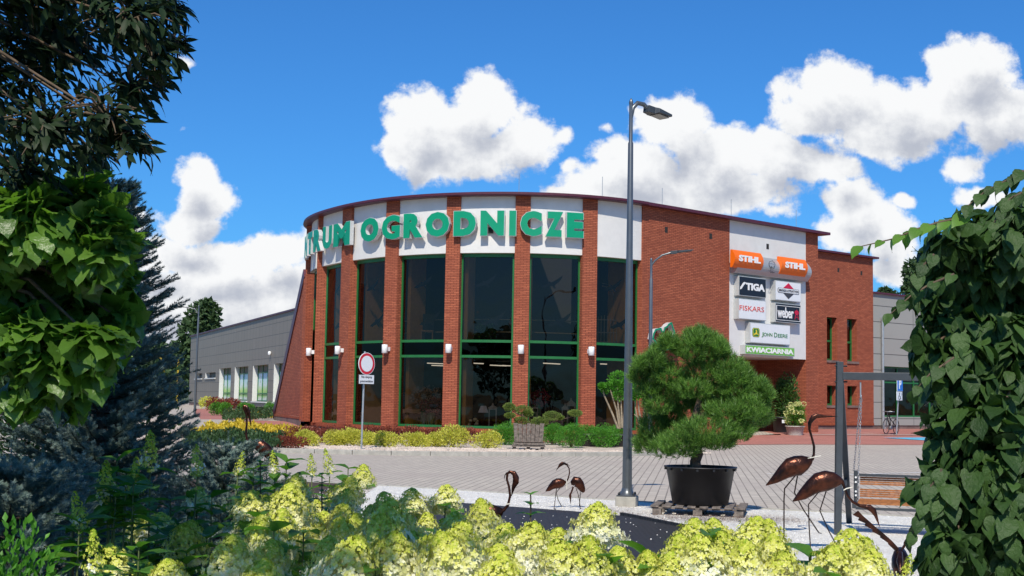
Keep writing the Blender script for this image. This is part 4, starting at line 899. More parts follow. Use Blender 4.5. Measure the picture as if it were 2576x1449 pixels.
# ================================================================== METAL CRANES
COPPER, nt, b, o = newmat('burnished copper sheet'); t = N(nt, 'ShaderNodeTexCoord'); n1 = noise(nt, t.outputs['Object'], 7, 5, .6); n2 = noise(nt, t.outputs['Object'], 28, 3, .5)
nt.links.new(mixc(nt, sstep(nt, n1, .35, .7), (.020, .011, .009, 1), (.12, .036, .018, 1)), b.inputs['Base Color']); b.inputs['Metallic'].default_value = .75; b.inputs['Roughness'].default_value = .30; bump(nt, b, n2, .012, .5)
IRON = plain('dark rusty iron', (.035, .020, .015), .55, metal=.5, var=.3, scale=20)
STRING = plain('pale string', (.7, .66, .55), .9)
def crane(label, d, conv, sc, body, neck, head, legs, crest=None, string=None, wing_=None, group='metal crane sculptures on the white gravel'):
    """profile measured in the photograph, placed at distance d with real thickness; legs end on the ground"""
    k = d / F * 2576 / 4096 / sc
    P = lambda X, Y, dd=0.: atY(*conv(X, Y), d + dd)
    bx = np.mean([P(*q)[:2] for q in body[0]], 0); root = thing('crane_sculpture', label, 'bird sculpture', (bx[0], bx[1], 0), group)
    m = MB(); m.sweep([P(*q) for q in body[0]], [r * k for r in body[1]], 18, flat=.72); bo = m.build('body', COPPER, root)
    if wing_:
        for s_ in (-1, 1):
            m = MB(); pts = [P(*q) for q in wing_]; m.slab([p + np.array([0, s_ * (.72 * max(body[1]) * k * (.95 if 0 < i < len(pts) - 1 else .35)), 0]) for i, p in enumerate(pts)], (0, 1, 0), .006); m.build('wing', COPPER, root)
    m = MB(); m.sweep([P(*q) for q in neck[0]], [r * k for r in neck[1]], 10); m.build('neck', COPPER, root)
    m = MB(); m.sweep([P(*q) for q in head[0]], [r * k for r in head[1]], 10, flat=.6); hd = m.build('head', COPPER, root)
    if crest:
        m = MB(); m.sweep([P(*q) for q in crest], [5 * k, 4 * k, 1 * k], 5); m.build('crest', IRON, hd)
    for i, lg in enumerate(legs):
        dd = (-.16, .16)[i] if len(legs) > 1 else 0
        pts = [P(X, Y, dd * .5) for X, Y in lg[:-1]]; X, Y = lg[-1]; f_ = P(X, Y, dd * 1.4); f_[2] = .03; pts.append(f_)
        m = MB(); m.sweep(pts, [4.2 * k * (d / 14)] * len(pts), 6); 
        for a in (-.6, 0, .6): m.sweep([f_, f_ + np.array([.06 * math.cos(a), .06 * math.sin(a), -.022])], .004, 4)
        m.build('leg', IRON, root)
    if string:
        m = MB(); m.sweep([P(*q, -.03) for q in string], .006, 5); m.build('string', STRING, root)
    return root
z3 = lambda X, Y: zv(X, Y, 3000, 1400, 1.603); z5 = lambda X, Y: zv(X, Y, 2000, 1750, 3.622); z7 = lambda X, Y: zv(X, Y, 1300, 1750, 2.147); z8 = lambda X, Y: zv(X, Y, 600, 1100, 1.704)
crane('tall copper crane with long straight beak held level, left of the swing frame post', 15.6, z3, 1.603,
  ([(402, 700), (385, 708), (350, 722), (305, 742), (260, 752), (215, 785), (160, 830), (102, 868)], [6, 26, 50, 66, 62, 46, 27, 3]),
  ([(398, 705), (409, 670), (411, 620), (396, 560), (381, 510), (382, 470), (398, 440)], [11, 8, 8, 7, 8, 12, 16]),
  ([(392, 455), (405, 432), (428, 421), (455, 424), (500, 426), (566, 424)], [12, 18, 16, 11, 6, 1]),
  [[(295, 800), (222, 888), (218, 960), (218, 1150)], [(306, 800), (285, 915), (340, 1020), (440, 1245)]], None, [(368, 695), (400, 690), (420, 684), (455, 679)])
crane('copper crane bending its neck and head down in front of the swing frame', 13.9, z3, 1.603,
  ([(598, 835), (580, 838), (540, 835), (490, 838), (440, 850), (395, 880), (335, 930), (275, 970)], [6, 28, 52, 66, 64, 50, 34, 4]),
  ([(590, 838), (606, 880), (626, 935), (660, 975), (700, 997), (745, 1006)], [13, 10, 9, 9, 10, 16]),
  ([(730, 1003), (765, 1010), (792, 1030), (808, 1065), (832, 1135)], [10, 20, 20, 11, 1]),
  [[(445, 905), (375, 990), (380, 1150), (390, 1345)], [(490, 900), (448, 1030), (500, 1150), (565, 1280)]], [(700, 990), (660, 975), (640, 960)], [(600, 900), (620, 888), (658, 880)])
crane('small copper crane looking back and down, facing left beyond the black mat', 18.8, z5, 3.622,
  ([(955, 640), (930, 650), (890, 655), (840, 665), (790, 680), (745, 712), (705, 750), (660, 780)], [8, 42, 66, 76, 66, 46, 32, 4]),
  ([(945, 660), (985, 600), (1007, 520), (1002, 450), (972, 400), (935, 376)], [14, 10, 9, 9, 11, 18]),
  ([(945, 374), (905, 374), (872, 398), (840, 440), (808, 487)], [14, 27, 23, 9, 1]),
  [[(820, 735), (805, 830), (800, 900), (783, 1015)], [(865, 735), (815, 800), (840, 900), (890, 1040)]], [(965, 375), (990, 395), (1018, 427)], [(960, 600), (968, 680), (968, 750)])
crane('small copper crane pecking at the gravel with its back humped, beside the lamp post', 18.9, z5, 3.622,
  ([(1052, 690), (1058, 660), (1085, 630), (1120, 645), (1155, 680), (1180, 725), (1200, 765), (1215, 795)], [20, 45, 68, 80, 68, 54, 42, 14]),
  ([(1060, 715), (1045, 770), (1030, 800), (1020, 820)], [14, 12, 12, 14]),
  ([(1018, 812), (1017, 850), (1020, 890), (1025, 965)], [13, 20, 12, 2]),
  [[(1100, 730), (1135, 830), (1150, 920), (1165, 1005)], [(1165, 790), (1160, 880), (1154, 940), (1148, 1005)]], [(1040, 790), (1034, 770), (1032, 755)])
crane('copper crane with neck looped over and beak hanging down, rising behind the hydrangeas', 12.6, z7, 2.147,
  ([(1535, 620), (1510, 632), (1465, 645), (1420, 645), (1370, 650), (1310, 690), (1240, 740)], [8, 40, 66, 76, 64, 42, 5]),
  ([(1528, 630), (1572, 580), (1590, 500), (1580, 420), (1562, 360), (1566, 310), (1592, 292)], [16, 12, 11, 10, 10, 12, 14]),
  ([(1585, 292), (1622, 305), (1640, 345), (1638, 385), (1618, 430), (1602, 503)], [10, 22, 28, 28, 16, 2]),
  [[(1430, 715), (1400, 820), (1400, 900), (1410, 1100)], [(1460, 715), (1450, 830), (1470, 900), (1500, 1080)]], [(1560, 300), (1545, 325), (1538, 365)], [(1555, 575), (1572, 572), (1592, 570)])
crane('copper crane with looped neck standing behind the blue spruce twigs at the left', 18.7, z8, 1.704,
  ([(690, 1150), (712, 1150), (745, 1160), (785, 1190), (820, 1225), (850, 1262), (872, 1295)], [12, 30, 42, 44, 36, 24, 4]),
  ([(695, 1150), (660, 1120), (655, 1080), (660, 1010), (658, 950), (640, 910), (640, 895)], [12, 9, 8, 7, 7, 9, 11]),
  ([(636, 893), (655, 896), (670, 930), (680, 975), (688, 1030)], [9, 15, 14, 8, 2]),
  [[(700, 1180), (695, 1230), (720, 1300), (735, 1370)], [(760, 1195), (740, 1250), (790, 1310), (810, 1380)]])
crane('copper crane mostly hidden by the weeping elm, only its thin legs showing below', 14.6, z3, 1.603,
  ([(1420, 900), (1390, 905), (1340, 915), (1290, 930), (1250, 960), (1200, 1000)], [6, 40, 62, 62, 45, 4]),
  ([(1415, 900), (1440, 850), (1440, 780), (1425, 700)], [12, 9, 8, 10]), ([(1425, 705), (1440, 680), (1480, 680), (1550, 690)], [12, 16, 10, 1]),
  [[(1260, 985), (1246, 1080), (1245, 1200), (1244, 1440)], [(1300, 985), (1310, 1100), (1330, 1150), (1390, 1280)]])
# crane with raised wings in the lower right
k = 12.2 / F * 2576 / 4096 / 1.603; P = lambda X, Y, dd=0.: atY(*z3(X, Y), 12.2 + dd)
rw = thing('crane_sculpture', 'rusty crane seen end-on with two long serrated wings raised, lower right gravel', 'bird sculpture', (*P(960, 1350)[:2], 0), 'metal crane sculptures on the white gravel')
m = MB(); m.sweep([P(965, 1275, .2), P(962, 1300, .1), P(965, 1340), P(968, 1385, -.05), P(968, 1420, -.1), P(965, 1445)], [14 * k, 40 * k, 58 * k, 62 * k, 50 * k, 18 * k], 16, flat=.95); m.build('body', COPPER, rw)
for pts in ([(945, 1285), (900, 1235), (850, 1190), (800, 1150), (755, 1110), (715, 1075), (682, 1040)], [(980, 1280), (1000, 1235), (1020, 1190), (1040, 1145), (1060, 1100), (1075, 1060), (1085, 1030)]):
    m = MB(); up_ = []; lo_ = []
    for i, (X, Y) in enumerate(pts):
        s_ = i / (len(pts) - 1); up_.append((X + 12, Y - 10)); lo_.append((X - 10 - 14 * s_, Y + 10 + 8 * s_)); 
        if i < len(pts) - 1: lo_.append((X - 14, Y + 2))
    q = [P(*p, .12 * 0) for p in up_] + [P(*p) for p in lo_[::-1]]; m.slab(q, (0, 1, 0), .012); m.build('wing', COPPER, rw)
for s_ in (-1, 1):
    m = MB(); a = P(965 + s_ * 20, 1425); f_ = a.copy(); f_[2] = .02; m.sweep([a, (a + f_) / 2 + [s_ * .03, 0, 0], f_], .01, 6); m.build('leg', IRON, rw)
m = MB(); m.sweep([P(965, 1300, -.1), P(960, 1360, -.28), P(962, 1430, -.34)], [.02, .03, .004], 8); m.build('head', COPPER, rw)
# ================================================================== SWING
sw = thing('garden_swing', 'dark grey square tube frame with brace and beam at the right', 'swing frame', (4.0, 16, 0))
FT = atY(*z3(575, 75), 15.7); FB = np.array([FT[0] - .03, 15.7, 0.]); FT[0] += .0
BB = atY(*z3(637, 1090), 17.3); BB[2] = 0; bt_ = FT + np.array([.04, .12, -.22])
dirb = np.array([2.25, -.75, 0.]); 
m = MB(); m.bar(FB, FT, .075, .075); m.build('post', GRAPH, sw, bevel=.004)
m = MB(); m.bar(BB, bt_, .07, .07); m.build('leg', GRAPH, sw, bevel=.004)
m = MB(); m.bar(FB + [0.04, 0, .42], BB * .75 + FB * .25 + [0, 0, .62], .03, .05); m.build('brace', GRAPH, sw)
m = MB(); m.bar(FT + [.04, 0, -.17], FT + dirb + [0, 0, -.17], .10, .09); m.build('beam', GRAPH, sw, bevel=.004)
m = MB(); m.bar(FB + dirb, FT + dirb, .075, .075); m.build('post', GRAPH, sw, bevel=.004)
m = MB(); m.bar(BB + dirb, bt_ + dirb, .07, .07); m.build('leg', GRAPH, sw, bevel=.004)
m = MB()
for z in (-.05, -.24):
    m.sweep([FT + [-.06, 0, z], FT + [.09, 0, z]], .011, 6)
m.build('bolts', BLACK, sw)
bn = thing('swing_bench', 'slatted brown wooden swing bench hanging on chains, white paper tag on its seat', 'swing bench', (4.6, 16.4, .3))
dn_ = dirb / np.linalg.norm(dirb); nb = np.array([dn_[1], -dn_[0], 0.]); nb = -nb if nb[1] > 0 else nb
BL0 = atY(*z3(665, 1000), 16.3); BL0 = BL0.copy()
def bpt(a, f_, z): return BL0 + dn_ * a + nb * f_ + np.array([0, 0, z])
SLAT = plain('oiled wooden slat', (.34, .13, .04), .5, var=.3, scale=25)
zs_ = lambda Y: float(atY(*z3(700, Y), 16.3)[2] - BL0[2])
for z in np.arange(zs_(858), zs_(806), .026): m = MB(); m.box(bpt(.80, -.05, z), [1.45, .02, .02], dn_); m.build('back_slat', SLAT, bn)
for z in np.arange(zs_(934), zs_(888), .026): m = MB(); m.box(bpt(.80, -.0, z), [1.45, .02, .02], dn_); m.build('back_slat', SLAT, bn)
for f_ in (.04, .11, .18, .25, .32, .39): m = MB(); m.box(bpt(.80, f_, zs_(955) - f_ * .05), [1.45, .055, .025], dn_); m.build('seat_slat', SLAT, bn)
for a in (.03, 1.57): m = MB(); m.box(bpt(a, .0, zs_(885)), [.05, .10, zs_(775) - zs_(1000)], dn_); m.bar(bpt(a, 0, zs_(975)), bpt(a, .45, zs_(985)), .04, .05); m.build('side_frame', GRAPH, bn)
m = MB(); m.box(bpt(.8, -.02, zs_(800)), [1.5, .05, .03], dn_); m.box(bpt(.8, .42, zs_(997)), [1.5, .04, .03], dn_); m.build('rail', GRAPH, bn)
for Y in (815, 845, 905, 930): m = MB(); c = bpt(.03, .052, zs_(Y)); m.sweep([c, c + nb * .012], .013, 8); m.build('bolt', WHITEM, bn)
m = MB(); c = bpt(.95, .46, zs_(972)); m.box(c, [.20, .004, .12], dn_); tg = m.build('paper_tag', WBOARD, bn); m = MB(); put_text(m, 'KA', c - dn_ * .08 + nb * .004 - np.array([0, 0, .03]), dn_, nb, .06, .09, .01, .002); m.build('lettering', DKT, tg)
# chain links
def chain(a, b_, nm='swing_chain', label='', n_=None):
    a = np.array(a); b_ = np.array(b_); d = b_ - a; L = np.linalg.norm(d); d /= L; n_ = int(L / .036); m = MB(); x0 = np.cross(d, [0, 1, 0]); x0 /= np.linalg.norm(x0); y0 = np.cross(d, x0)
    for i in range(n_):
        c = a + d * (i + .5) * L / n_; x = x0 if i % 2 else y0
        m.sweep([c + d * .024 * math.cos(t) + x * .010 * math.sin(t) for t in np.linspace(0, 2 * math.pi, 9)], .0035, 4, caps=False)
    return tag(m.build(nm, plain('shiny steel chain', (.6, .6, .62), .25, metal=.9), loc=b_), label, 'chain')
ht = FT + dn_ * .24 + np.array([0, 0, -.24])
m = MB(); m.sweep([ht, ht - [0, 0, .18]], .010, 6); m.build('hook', STEEL, sw)
chain(ht - [0, 0, .16], bpt(.0, -.04, zs_(775)), label='shiny steel chain hanging to the front left corner of the swing bench')
chain(ht - [0, 0, .16] + np.array([.01, 0, 0]), bpt(.06, .3, zs_(990)), label='second steel chain strand, nearer the swing seat front')
# ================================================================== FOLIAGE MATERIALS
L_YEL = leafmat('golden variegated leaf', (.40, .40, .035), (.60, .56, .11), .5, .3)
L_GOLD = leafmat('golden carpet leaf', (.50, .36, .02), (.62, .47, .05), .5, .3)
L_BARB = leafmat('dark red barberry leaf', (.13, .028, .018), (.24, .06, .035), .5, .25)
L_THUJ = leafmat('thuja green', (.045, .17, .012), (.10, .29, .028), .5, .3)
L_DARKJ = leafmat('dark juniper green', (.018, .050, .014), (.04, .085, .025), .6, .2)
L_PINE = leafmat('pine needle', (.028, .085, .014), (.17, .32, .055), .45, .25)
L_SPR = leafmat('blue spruce needle', (.065, .11, .090), (.20, .265, .225), .5, .12)
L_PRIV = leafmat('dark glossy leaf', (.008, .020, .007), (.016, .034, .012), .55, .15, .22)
L_CAT = leafmat('broad light green leaf', (.045, .115, .016), (.13, .25, .038), .38, .45, .5, 22)
L_ELM = leafmat('elm leaf', (.018, .046, .012), (.048, .10, .022), .55, .25, .3, 40)
L_HYD = leafmat('hydrangea leaf', (.045, .125, .018), (.12, .27, .035), .40, .45, .4, 50)
L_BG = leafmat('distant foliage', (.030, .065, .022), (.055, .10, .035), .7, .25)
L_MIX = leafmat('mid green leaf', (.035, .09, .02), (.07, .15, .03), .5, .3)
TWIG = plain('twig', (.10, .07, .045), .85, var=.3)
# ================================================================== BED PLANTING
def gp(x, y, z=.06): p = at(x, y, z); p[2] = float(gz(p[0], p[1])) + .04; return p
yel = [(771, 1128, .38, .42, 'round golden shrub at the left end of the kerb row'), (846, 1126, .42, .42, 'golden shrub merging with its right neighbour, left of the sign pole'), (888, 1127, .46, .48, 'widest golden shrub behind the thin sign pole'), (968, 1130, .40, .42, 'golden shrub first to the right of the sign pole'), (1043, 1130, .44, .42, 'golden shrub second to the right of the sign pole'), (1092, 1128, .34, .38, 'small golden shrub wedged between two larger ones'), (1137, 1130, .52, .58, 'tallest golden shrub with bright yellow tips'), (1226, 1133, .42, .48, 'lone golden shrub left of the boxed bonsai'), (930, 1124, .26, .34, 'low golden tuft just right of the sign pole foot')]
for i, (x, y, r, h, lb_) in enumerate(yel):
    bush('golden_shrub', lb_, 'shrub', gp(x, y - 6), (r * 1.2, r, h * .95), 2600, .050, L_YEL, 'golden shrubs along the kerb', 20 + i, lumps=16)
br = [(752, 1100), (790, 1098), (830, 1100), (870, 1098), (935, 1097), (985, 1098), (1030, 1098), (1075, 1098), (1120, 1099), (1165, 1100), (722, 1114)]
blb = ['leftmost barberry behind the first golden shrub', 'barberry below the leftmost big pillar', 'barberry between two golden shrubs left of the sign pole', 'barberry left of the thin sign pole', 'barberry just right of the sign pole', 'barberry behind the first golden shrub right of the pole', 'barberry behind the gap left of the tallest golden shrub', 'barberry behind the small wedged golden shrub', 'barberry behind the tallest golden shrub', 'barberry at the right end of the red row', 'low barberry at the bed edge, left of the round golden shrub']
for i, (x, y) in enumerate(br):
    p = gp(x, y + 14); bush('barberry_shrub', 'dark red ' + blb[i], 'shrub', p, (.66, .45, .46 if i < 10 else .30), 1300, .06, L_BARB, 'dark red barberries against the shop front', 60 + i, lumps=14, upb=1.0)
th_ = [(1270, 1122, .45, .62, 'clipped green globe behind the left side of the boxed bonsai'), (1390, 1122, .46, .58, 'green globe just right of the boxed bonsai'), (1437, 1129, .50, .62, 'largest green globe in front, right of the bonsai box'), (1478, 1118, .42, .56, 'green globe in the back row, third from the bonsai box'), (1521, 1128, .50, .62, 'front green globe left of the tall lamp post'), (1556, 1118, .45, .58, 'green globe in the back row beside the lamp post')]
for i, (x, y, r, h, lb_) in enumerate(th_):
    bush('globe_thuja', lb_, 'shrub', gp(x, y - 4), (r * 1.15, r * 1.1, h * 1.0), 6000, .038, L_THUJ, 'green globe thujas by the kerb', 90 + i, lumps=22)
# left bed
for i, (x, y, r, h, lb_) in enumerate([(545, 1056, .55, .62, 'left globe of the pair beside the grey hall path'), (568, 1057, .50, .60, 'right globe of the merged pair near the spruce'), (613, 1056, .48, .62, 'globe directly behind the crane head at the left'), (627, 1058, .42, .55, 'smaller globe to the right of the crane head'), (684, 1056, .55, .66, 'single globe nearest to the red path')]):
    bush('globe_thuja', lb_, 'shrub', gp(x, y), (r, r, h), 1500, .07, L_THUJ, 'green globe thujas in the left bed', 120 + i, lumps=16)
def carpet(name, label, poly, n, h, mat, size, seed, cat='ground cover'):
    """low ground cover in mounds inside an image polygon"""
    r = np.random.default_rng(seed); W_ = np.array([gp(*p)[:2] for p in poly]); mn = W_.min(0); mx = W_.max(0); q = r.uniform(mn, mx, (n * 3, 2))
    def inside(q):
        c = np.zeros(len(q), bool); j = len(W_) - 1
        for i in range(len(W_)):
            xi, yi = W_[i]; xj, yj = W_[j]; c ^= ((yi > q[:, 1]) != (yj > q[:, 1])) & (q[:, 0] < (xj - xi) * (q[:, 1] - yi) / (yj - yi + 1e-9) + xi); j = i
        return c
    q = q[inside(q)][:n]; hh = h * (.55 + .45 * np.sin(q[:, 0] * 3.1 + 1) * np.cos(q[:, 1] * 2.3)) 
    P = np.c_[q, gz(q[:, 0], q[:, 1]) + .04 + np.abs(hh) * r.random(len(q)) ** .35]; R = frames(rdir(len(P), r) * .8 + [0, -.2, .9], rdir(len(P), r))
    return tag(scatter(name, mat, None, LEAF2, LEAF2F, P, R, size * r.uniform(.7, 1.3, len(P))), label, cat, None, 'stuff')
carpet('golden_groundcover', 'bright yellow carpet of low shrubs in the left bed', [(480, 1112), (520, 1092), (600, 1084), (680, 1092), (760, 1102), (756, 1112), (700, 1112), (640, 1108), (560, 1108)], 9000, .45, L_GOLD, .13, 5)
carpet('golden_groundcover', 'second thin yellow strip behind the dark juniper in the left bed', [(560, 1064), (700, 1068), (690, 1062), (570, 1058)], 1500, .3, L_GOLD, .14, 6)
carpet('juniper_groundcover', 'dark green low juniper in front of the yellow carpet', [(455, 1133), (480, 1108), (560, 1104), (700, 1112), (722, 1122), (690, 1135), (600, 1128), (520, 1125)], 9000, .42, L_DARKJ, .10, 7)
carpet('juniper_groundcover', 'dark juniper strip along the red path by the globes', [(560, 1078), (620, 1076), (735, 1064), (700, 1056), (640, 1058), (560, 1066)], 5000, .50, L_DARKJ, .12, 8)
for i, (x, y, m_, lb_) in enumerate([(548, 1042, L_BARB, 'rust red barberry mound under the hall windows, left half'), (580, 1042, L_BARB, 'rust red barberry mound under the hall windows, right half'), (525, 1036, L_YEL, 'yellow green mound at the far left under the hall windows')]):
    bush('distant_shrub', lb_, 'shrub', gp(x, y), (1.1, .8, .75), 900, .14, m_, None, 140 + i, lumps=12)
# ================================================================== BOXED BONSAI
def pads(root, clumps, d, n, size, mat, name='foliage_pad', seed=0, TT_=LEAF2, TF_=LEAF2F, dr=.8, conv=None):
    out = []
    for i, (X, Y, rx, ry) in enumerate(clumps):
        r = np.random.default_rng(seed + i); x, y = conv(X, Y) if conv else (X, Y); s_ = 1 if conv is None else conv(1, 0)[0] - conv(0, 0)[0]
        c = atY(x, y, d + r.uniform(-.12, .12)); k_ = d / F; R_ = np.array([rx * s_ * k_, rx * s_ * k_ * dr, ry * s_ * k_])
        P, dd, _ = clump_points([c], [R_], n, .6, r); R = frames(dd + rdir(len(P), r) * .5 + [0, 0, .6], rdir(len(P), r))
        out.append(scatter(name, mat, root, TT_, TF_, P, R, size * r.uniform(.7, 1.3, len(P))))
    return out
z9 = lambda X, Y: zv(X, Y, 1950, 1200, 2.229)
L_BON = leafmat('bonsai leaf', (.10, .16, .03), (.20, .25, .06), .5, .25)
cb = gp(1329, 1130); cb[2] = .04; D9 = cb[1]
bx = thing('bonsai_tree', 'cloud pruned bonsai with one long branch to the right, in a wooden box', 'bonsai', cb)
pads(bx, [(195, 955, 52, 32), (320, 985, 78, 42), (200, 1030, 48, 22), (300, 1080, 62, 38), (460, 1090, 82, 44), (580, 1035, 82, 40), (780, 1010, 62, 28), (360, 1010, 45, 30), (650, 1050, 30, 14)], D9, 1100, .042, L_BON, conv=z9, seed=700)
Q = lambda X, Y: atY(*z9(X, Y), D9)
m = MB(); m.sweep([Q(370, 1165), Q(365, 1125), Q(355, 1080), Q(330, 1040), Q(300, 1000)], [.045, .04, .03, .02, .01], 8); m.build('trunk', BARK, bx)
for pts in ([(365, 1120), (420, 1125), (520, 1110), (620, 1075), (720, 1050), (790, 1025)], [(360, 1100), (300, 1090), (250, 1060), (200, 1040)], [(330, 1040), (260, 1010), (200, 975)], [(370, 1110), (430, 1095)]):
    m = MB(); m.sweep([Q(*p) for p in pts], list(np.linspace(.024, .008, len(pts))), 6); m.build('branch', BARK, bx)
cr_ = thing('planter_crate', 'weathered flared wooden planter box holding the bonsai, standing on its pallet base', 'planter', cb)
nb_ = 7; wt, wb_, zt0, zb0 = .92, .84, .80, .24
for i in range(nb_):
    for sd_ in (-1, 1):
        a = -.5 + (i + .5) / nb_; m = MB()
        m.add([cb + [s_ * 1. * w__ + a * W__, sd_ * (W__ * .5 * .8), z] for z, W__ in ((zb0, wb_), (zt0 - .02 * (i % 3), wt)) for s_, w__ in ((-1, .056), (1, .056))] + [cb + [s_ * w__ + a * W__, sd_ * (W__ * .5 * .8 - .02), z] for z, W__ in ((zb0, wb_), (zt0 - .02 * (i % 3), wt)) for s_, w__ in ((-1, .056), (1, .056))], [(0, 1, 3, 2), (5, 4, 6, 7), (0, 4, 5, 1), (2, 3, 7, 6), (0, 2, 6, 4), (1, 5, 7, 3)]); m.build('board', WOOD, cr_)
for sd_ in (-1, 1): m = MB(); m.slab([cb + [sd_ * wb_ * .5, -.33, zb0], cb + [sd_ * wb_ * .5, .33, zb0], cb + [sd_ * wt * .5, .36, zt0], cb + [sd_ * wt * .5, -.36, zt0]], (-sd_, 0, 0), .02); m.build('side_board', WOOD, cr_)
m = MB(); m.box(cb + [0, 0, zt0 - .12], [.82, .62, .05]); m.build('soil', PLINTH, cr_)
pl_ = thing('pallet', 'low grey wooden pallet under the bonsai box', 'pallet', cb)
for sx in (-.42, 0, .42): m = MB(); m.box(cb + [sx, -.02, .05], [.10, .75, .10]); m.build('block', WOOD, pl_)
for sy in (-.38, -.13, .13, .38): m = MB(); m.box(cb + [0, sy, .12], [1.0, .14, .035]); m.build('deck_board', WOOD, pl_)
for sy in (-.38, .38): m = MB(); m.box(cb + [.02, sy, .19], [.93, .07, .06]); m.build('rail', WOOD, pl_)
# ================================================================== CLOUD THUJAS IN POTS
def cloud_thuja(label, cl, stems, px, py, d):
    c = atY(px, py, d); c[2] = .05; root = thing('cloud_thuja', label, 'tree', c)
    pads(root, cl, d, 420, .085, L_THUJ, conv=z9, seed=int(px))
    for s_ in stems:
        m = MB(); m.sweep([atY(*z9(*p), d + random.uniform(-.1, .1)) for p in s_], list(np.linspace(.045, .018, len(s_))), 7); m.build('trunk', plain('pale thuja bark', (.28, .22, .15), .8, var=.3, scale=12), root)
    pt = thing('plant_pot', 'wide black planter under the cloud thuja' + label[label.index(',') + 1:], 'pot', c)
    m = MB(); m.lathe(c, [(.42, 0), (.50, .34), (.53, .34), (.53, .40), (.48, .40)], 20); m.build('pot_body', BLACK, pt)
cloud_thuja('many stemmed cloud thuja, left of the tall lamp post', [(1165, 700, 85, 60), (1060, 790, 50, 40), (1150, 760, 70, 45), (1185, 850, 70, 40), (1240, 760, 60, 60), (1020, 770, 25, 20)], [[(1165, 1150), (1120, 1030), (1040, 850), (1030, 800)], [(1180, 1150), (1150, 980), (1095, 800)], [(1190, 1140), (1165, 950), (1160, 780)], [(1200, 1140), (1195, 1000), (1190, 880)], [(1205, 1145), (1225, 980), (1235, 800)]], 1480 * 1.0, 1086, 43.5)
cloud_thuja('many stemmed cloud thuja, right of the tall lamp post', [(1345, 780, 60, 50), (1400, 830, 50, 60), (1320, 840, 40, 45), (1460, 860, 45, 40)], [[(1370, 1150), (1330, 1030), (1310, 900)], [(1380, 1150), (1350, 980), (1335, 830)], [(1385, 1140), (1400, 980), (1405, 850)], [(1360, 1150), (1345, 1050), (1310, 1020)]], 1560, 1086, 43.8)
# ================================================================== POTTED PINE
zp = lambda X, Y: (1509.4 + X * .4124, 754.7 + Y * .4124)
pc_ = np.array([2.66, 18.35, 0.]); pine = thing('potted_pine', 'large cloud pruned pine with dense dark green pads, growing in the black tub', 'pine tree', pc_)
TUF, TUFF = tuft(17, 1.0, .022, 3)
clp = [(600, 270, 58, 65), (650, 255, 38, 42), (700, 310, 75, 75), (560, 330, 85, 80), (425, 275, 45, 60), (300, 425, 110, 75), (245, 480, 60, 60), (420, 480, 110, 85), (560, 560, 150, 65), (650, 450, 130, 100), (790, 450, 105, 95), (865, 480, 52, 80), (955, 600, 75, 115), (900, 680, 115, 90), (985, 715, 58, 80), (780, 700, 150, 65), (650, 820, 225, 80), (500, 900, 140, 85), (850, 820, 90, 60), (385, 910, 65, 65), (700, 895, 130, 35), (330, 380, 60, 50), (740, 330, 50, 50), (430, 580, 120, 60), (360, 660, 90, 60), (300, 560, 70, 50), (820, 570, 110, 70), (700, 620, 100, 60), (548, 240, 18, 40), (618, 225, 20, 42), (680, 262, 17, 36), (722, 290, 17, 36), (748, 330, 16, 34), (402, 285, 18, 36), (985, 555, 22, 42), (1020, 600, 16, 30), (248, 410, 24, 28), (480, 320, 20, 40), (350, 330, 22, 34), (930, 520, 18, 34)]
rear = [(330, 800, 100, 125), (275, 895, 60, 65), (430, 740, 90, 80), (520, 660, 110, 60), (620, 640, 120, 60)]
for i, (X, Y, rx, ry) in enumerate(clp + rear):
    r = np.random.default_rng(900 + i); rr_ = i >= len(clp); c = atY(*zp(X, Y), 18.35 + (.45 if rr_ else r.uniform(-.35, .1))); k_ = 18.35 / F * .4124
    P, dd, _ = clump_points([c], [[rx * k_ * .90, min(max(rx, ry), rx * 1.4) * k_ * .75, ry * k_ * .86]], int(60 + rx * ry / 56), .6, r)
    R = frames(dd * .6 + rdir(len(P), r) * .35 + [0, 0, .95], rdir(len(P), r)); scatter('needle_pad', L_PINE, pine, TUF, TUFF, P, R, .165 * r.uniform(.7, 1.25, len(P)))
Q = lambda X, Y, dd=0.: atY(*zp(X, Y), 18.35 + dd)
m = MB(); m.sweep([Q(585, 1040), Q(580, 985), Q(600, 940), Q(580, 880), Q(560, 780), Q(600, 650), Q(640, 500), Q(620, 350)], [.085, .075, .07, .07, .06, .05, .035, .02], 10); m.build('trunk', BARK, pine)
for pts in ([(590, 700), (740, 700), (860, 680), (950, 640)], [(585, 860), (450, 880), (350, 880)], [(585, 880), (720, 850), (850, 820)], [(620, 560), (740, 500), (850, 460)], [(610, 500), (450, 450), (330, 430)]):
    m = MB(); m.sweep([Q(*p) for p in pts], list(np.linspace(.04, .012, len(pts))), 7); m.build('branch', BARK, pine)
tub = thing('plant_tub', 'big round black plastic tub with a flat rim, holding the pine', 'pot', pc_)
m = MB(); m.lathe(pc_ + [0, 0, .15], [(.375, 0), (.385, .01), (.475, .50), (.505, .50), (.505, .515), (.47, .515), (.46, .47), (.02, .46)], 48); m.build('tub_body', BLACK, tub)
for a in np.linspace(0, 2 * math.pi, 14, endpoint=False): m = MB(); m.box(pc_ + [.485 * math.cos(a), .485 * math.sin(a), .63], [.03, .03, .03], (math.cos(a), math.sin(a), 0)); m.build('rim_lug', BLACK, tub)
pal = thing('pallet', 'weathered grey wooden pallet under the black pine tub', 'pallet', pc_)
pu = np.array([math.cos(-.22), math.sin(-.22), 0]); pvv = np.array([-pu[1], pu[0], 0])
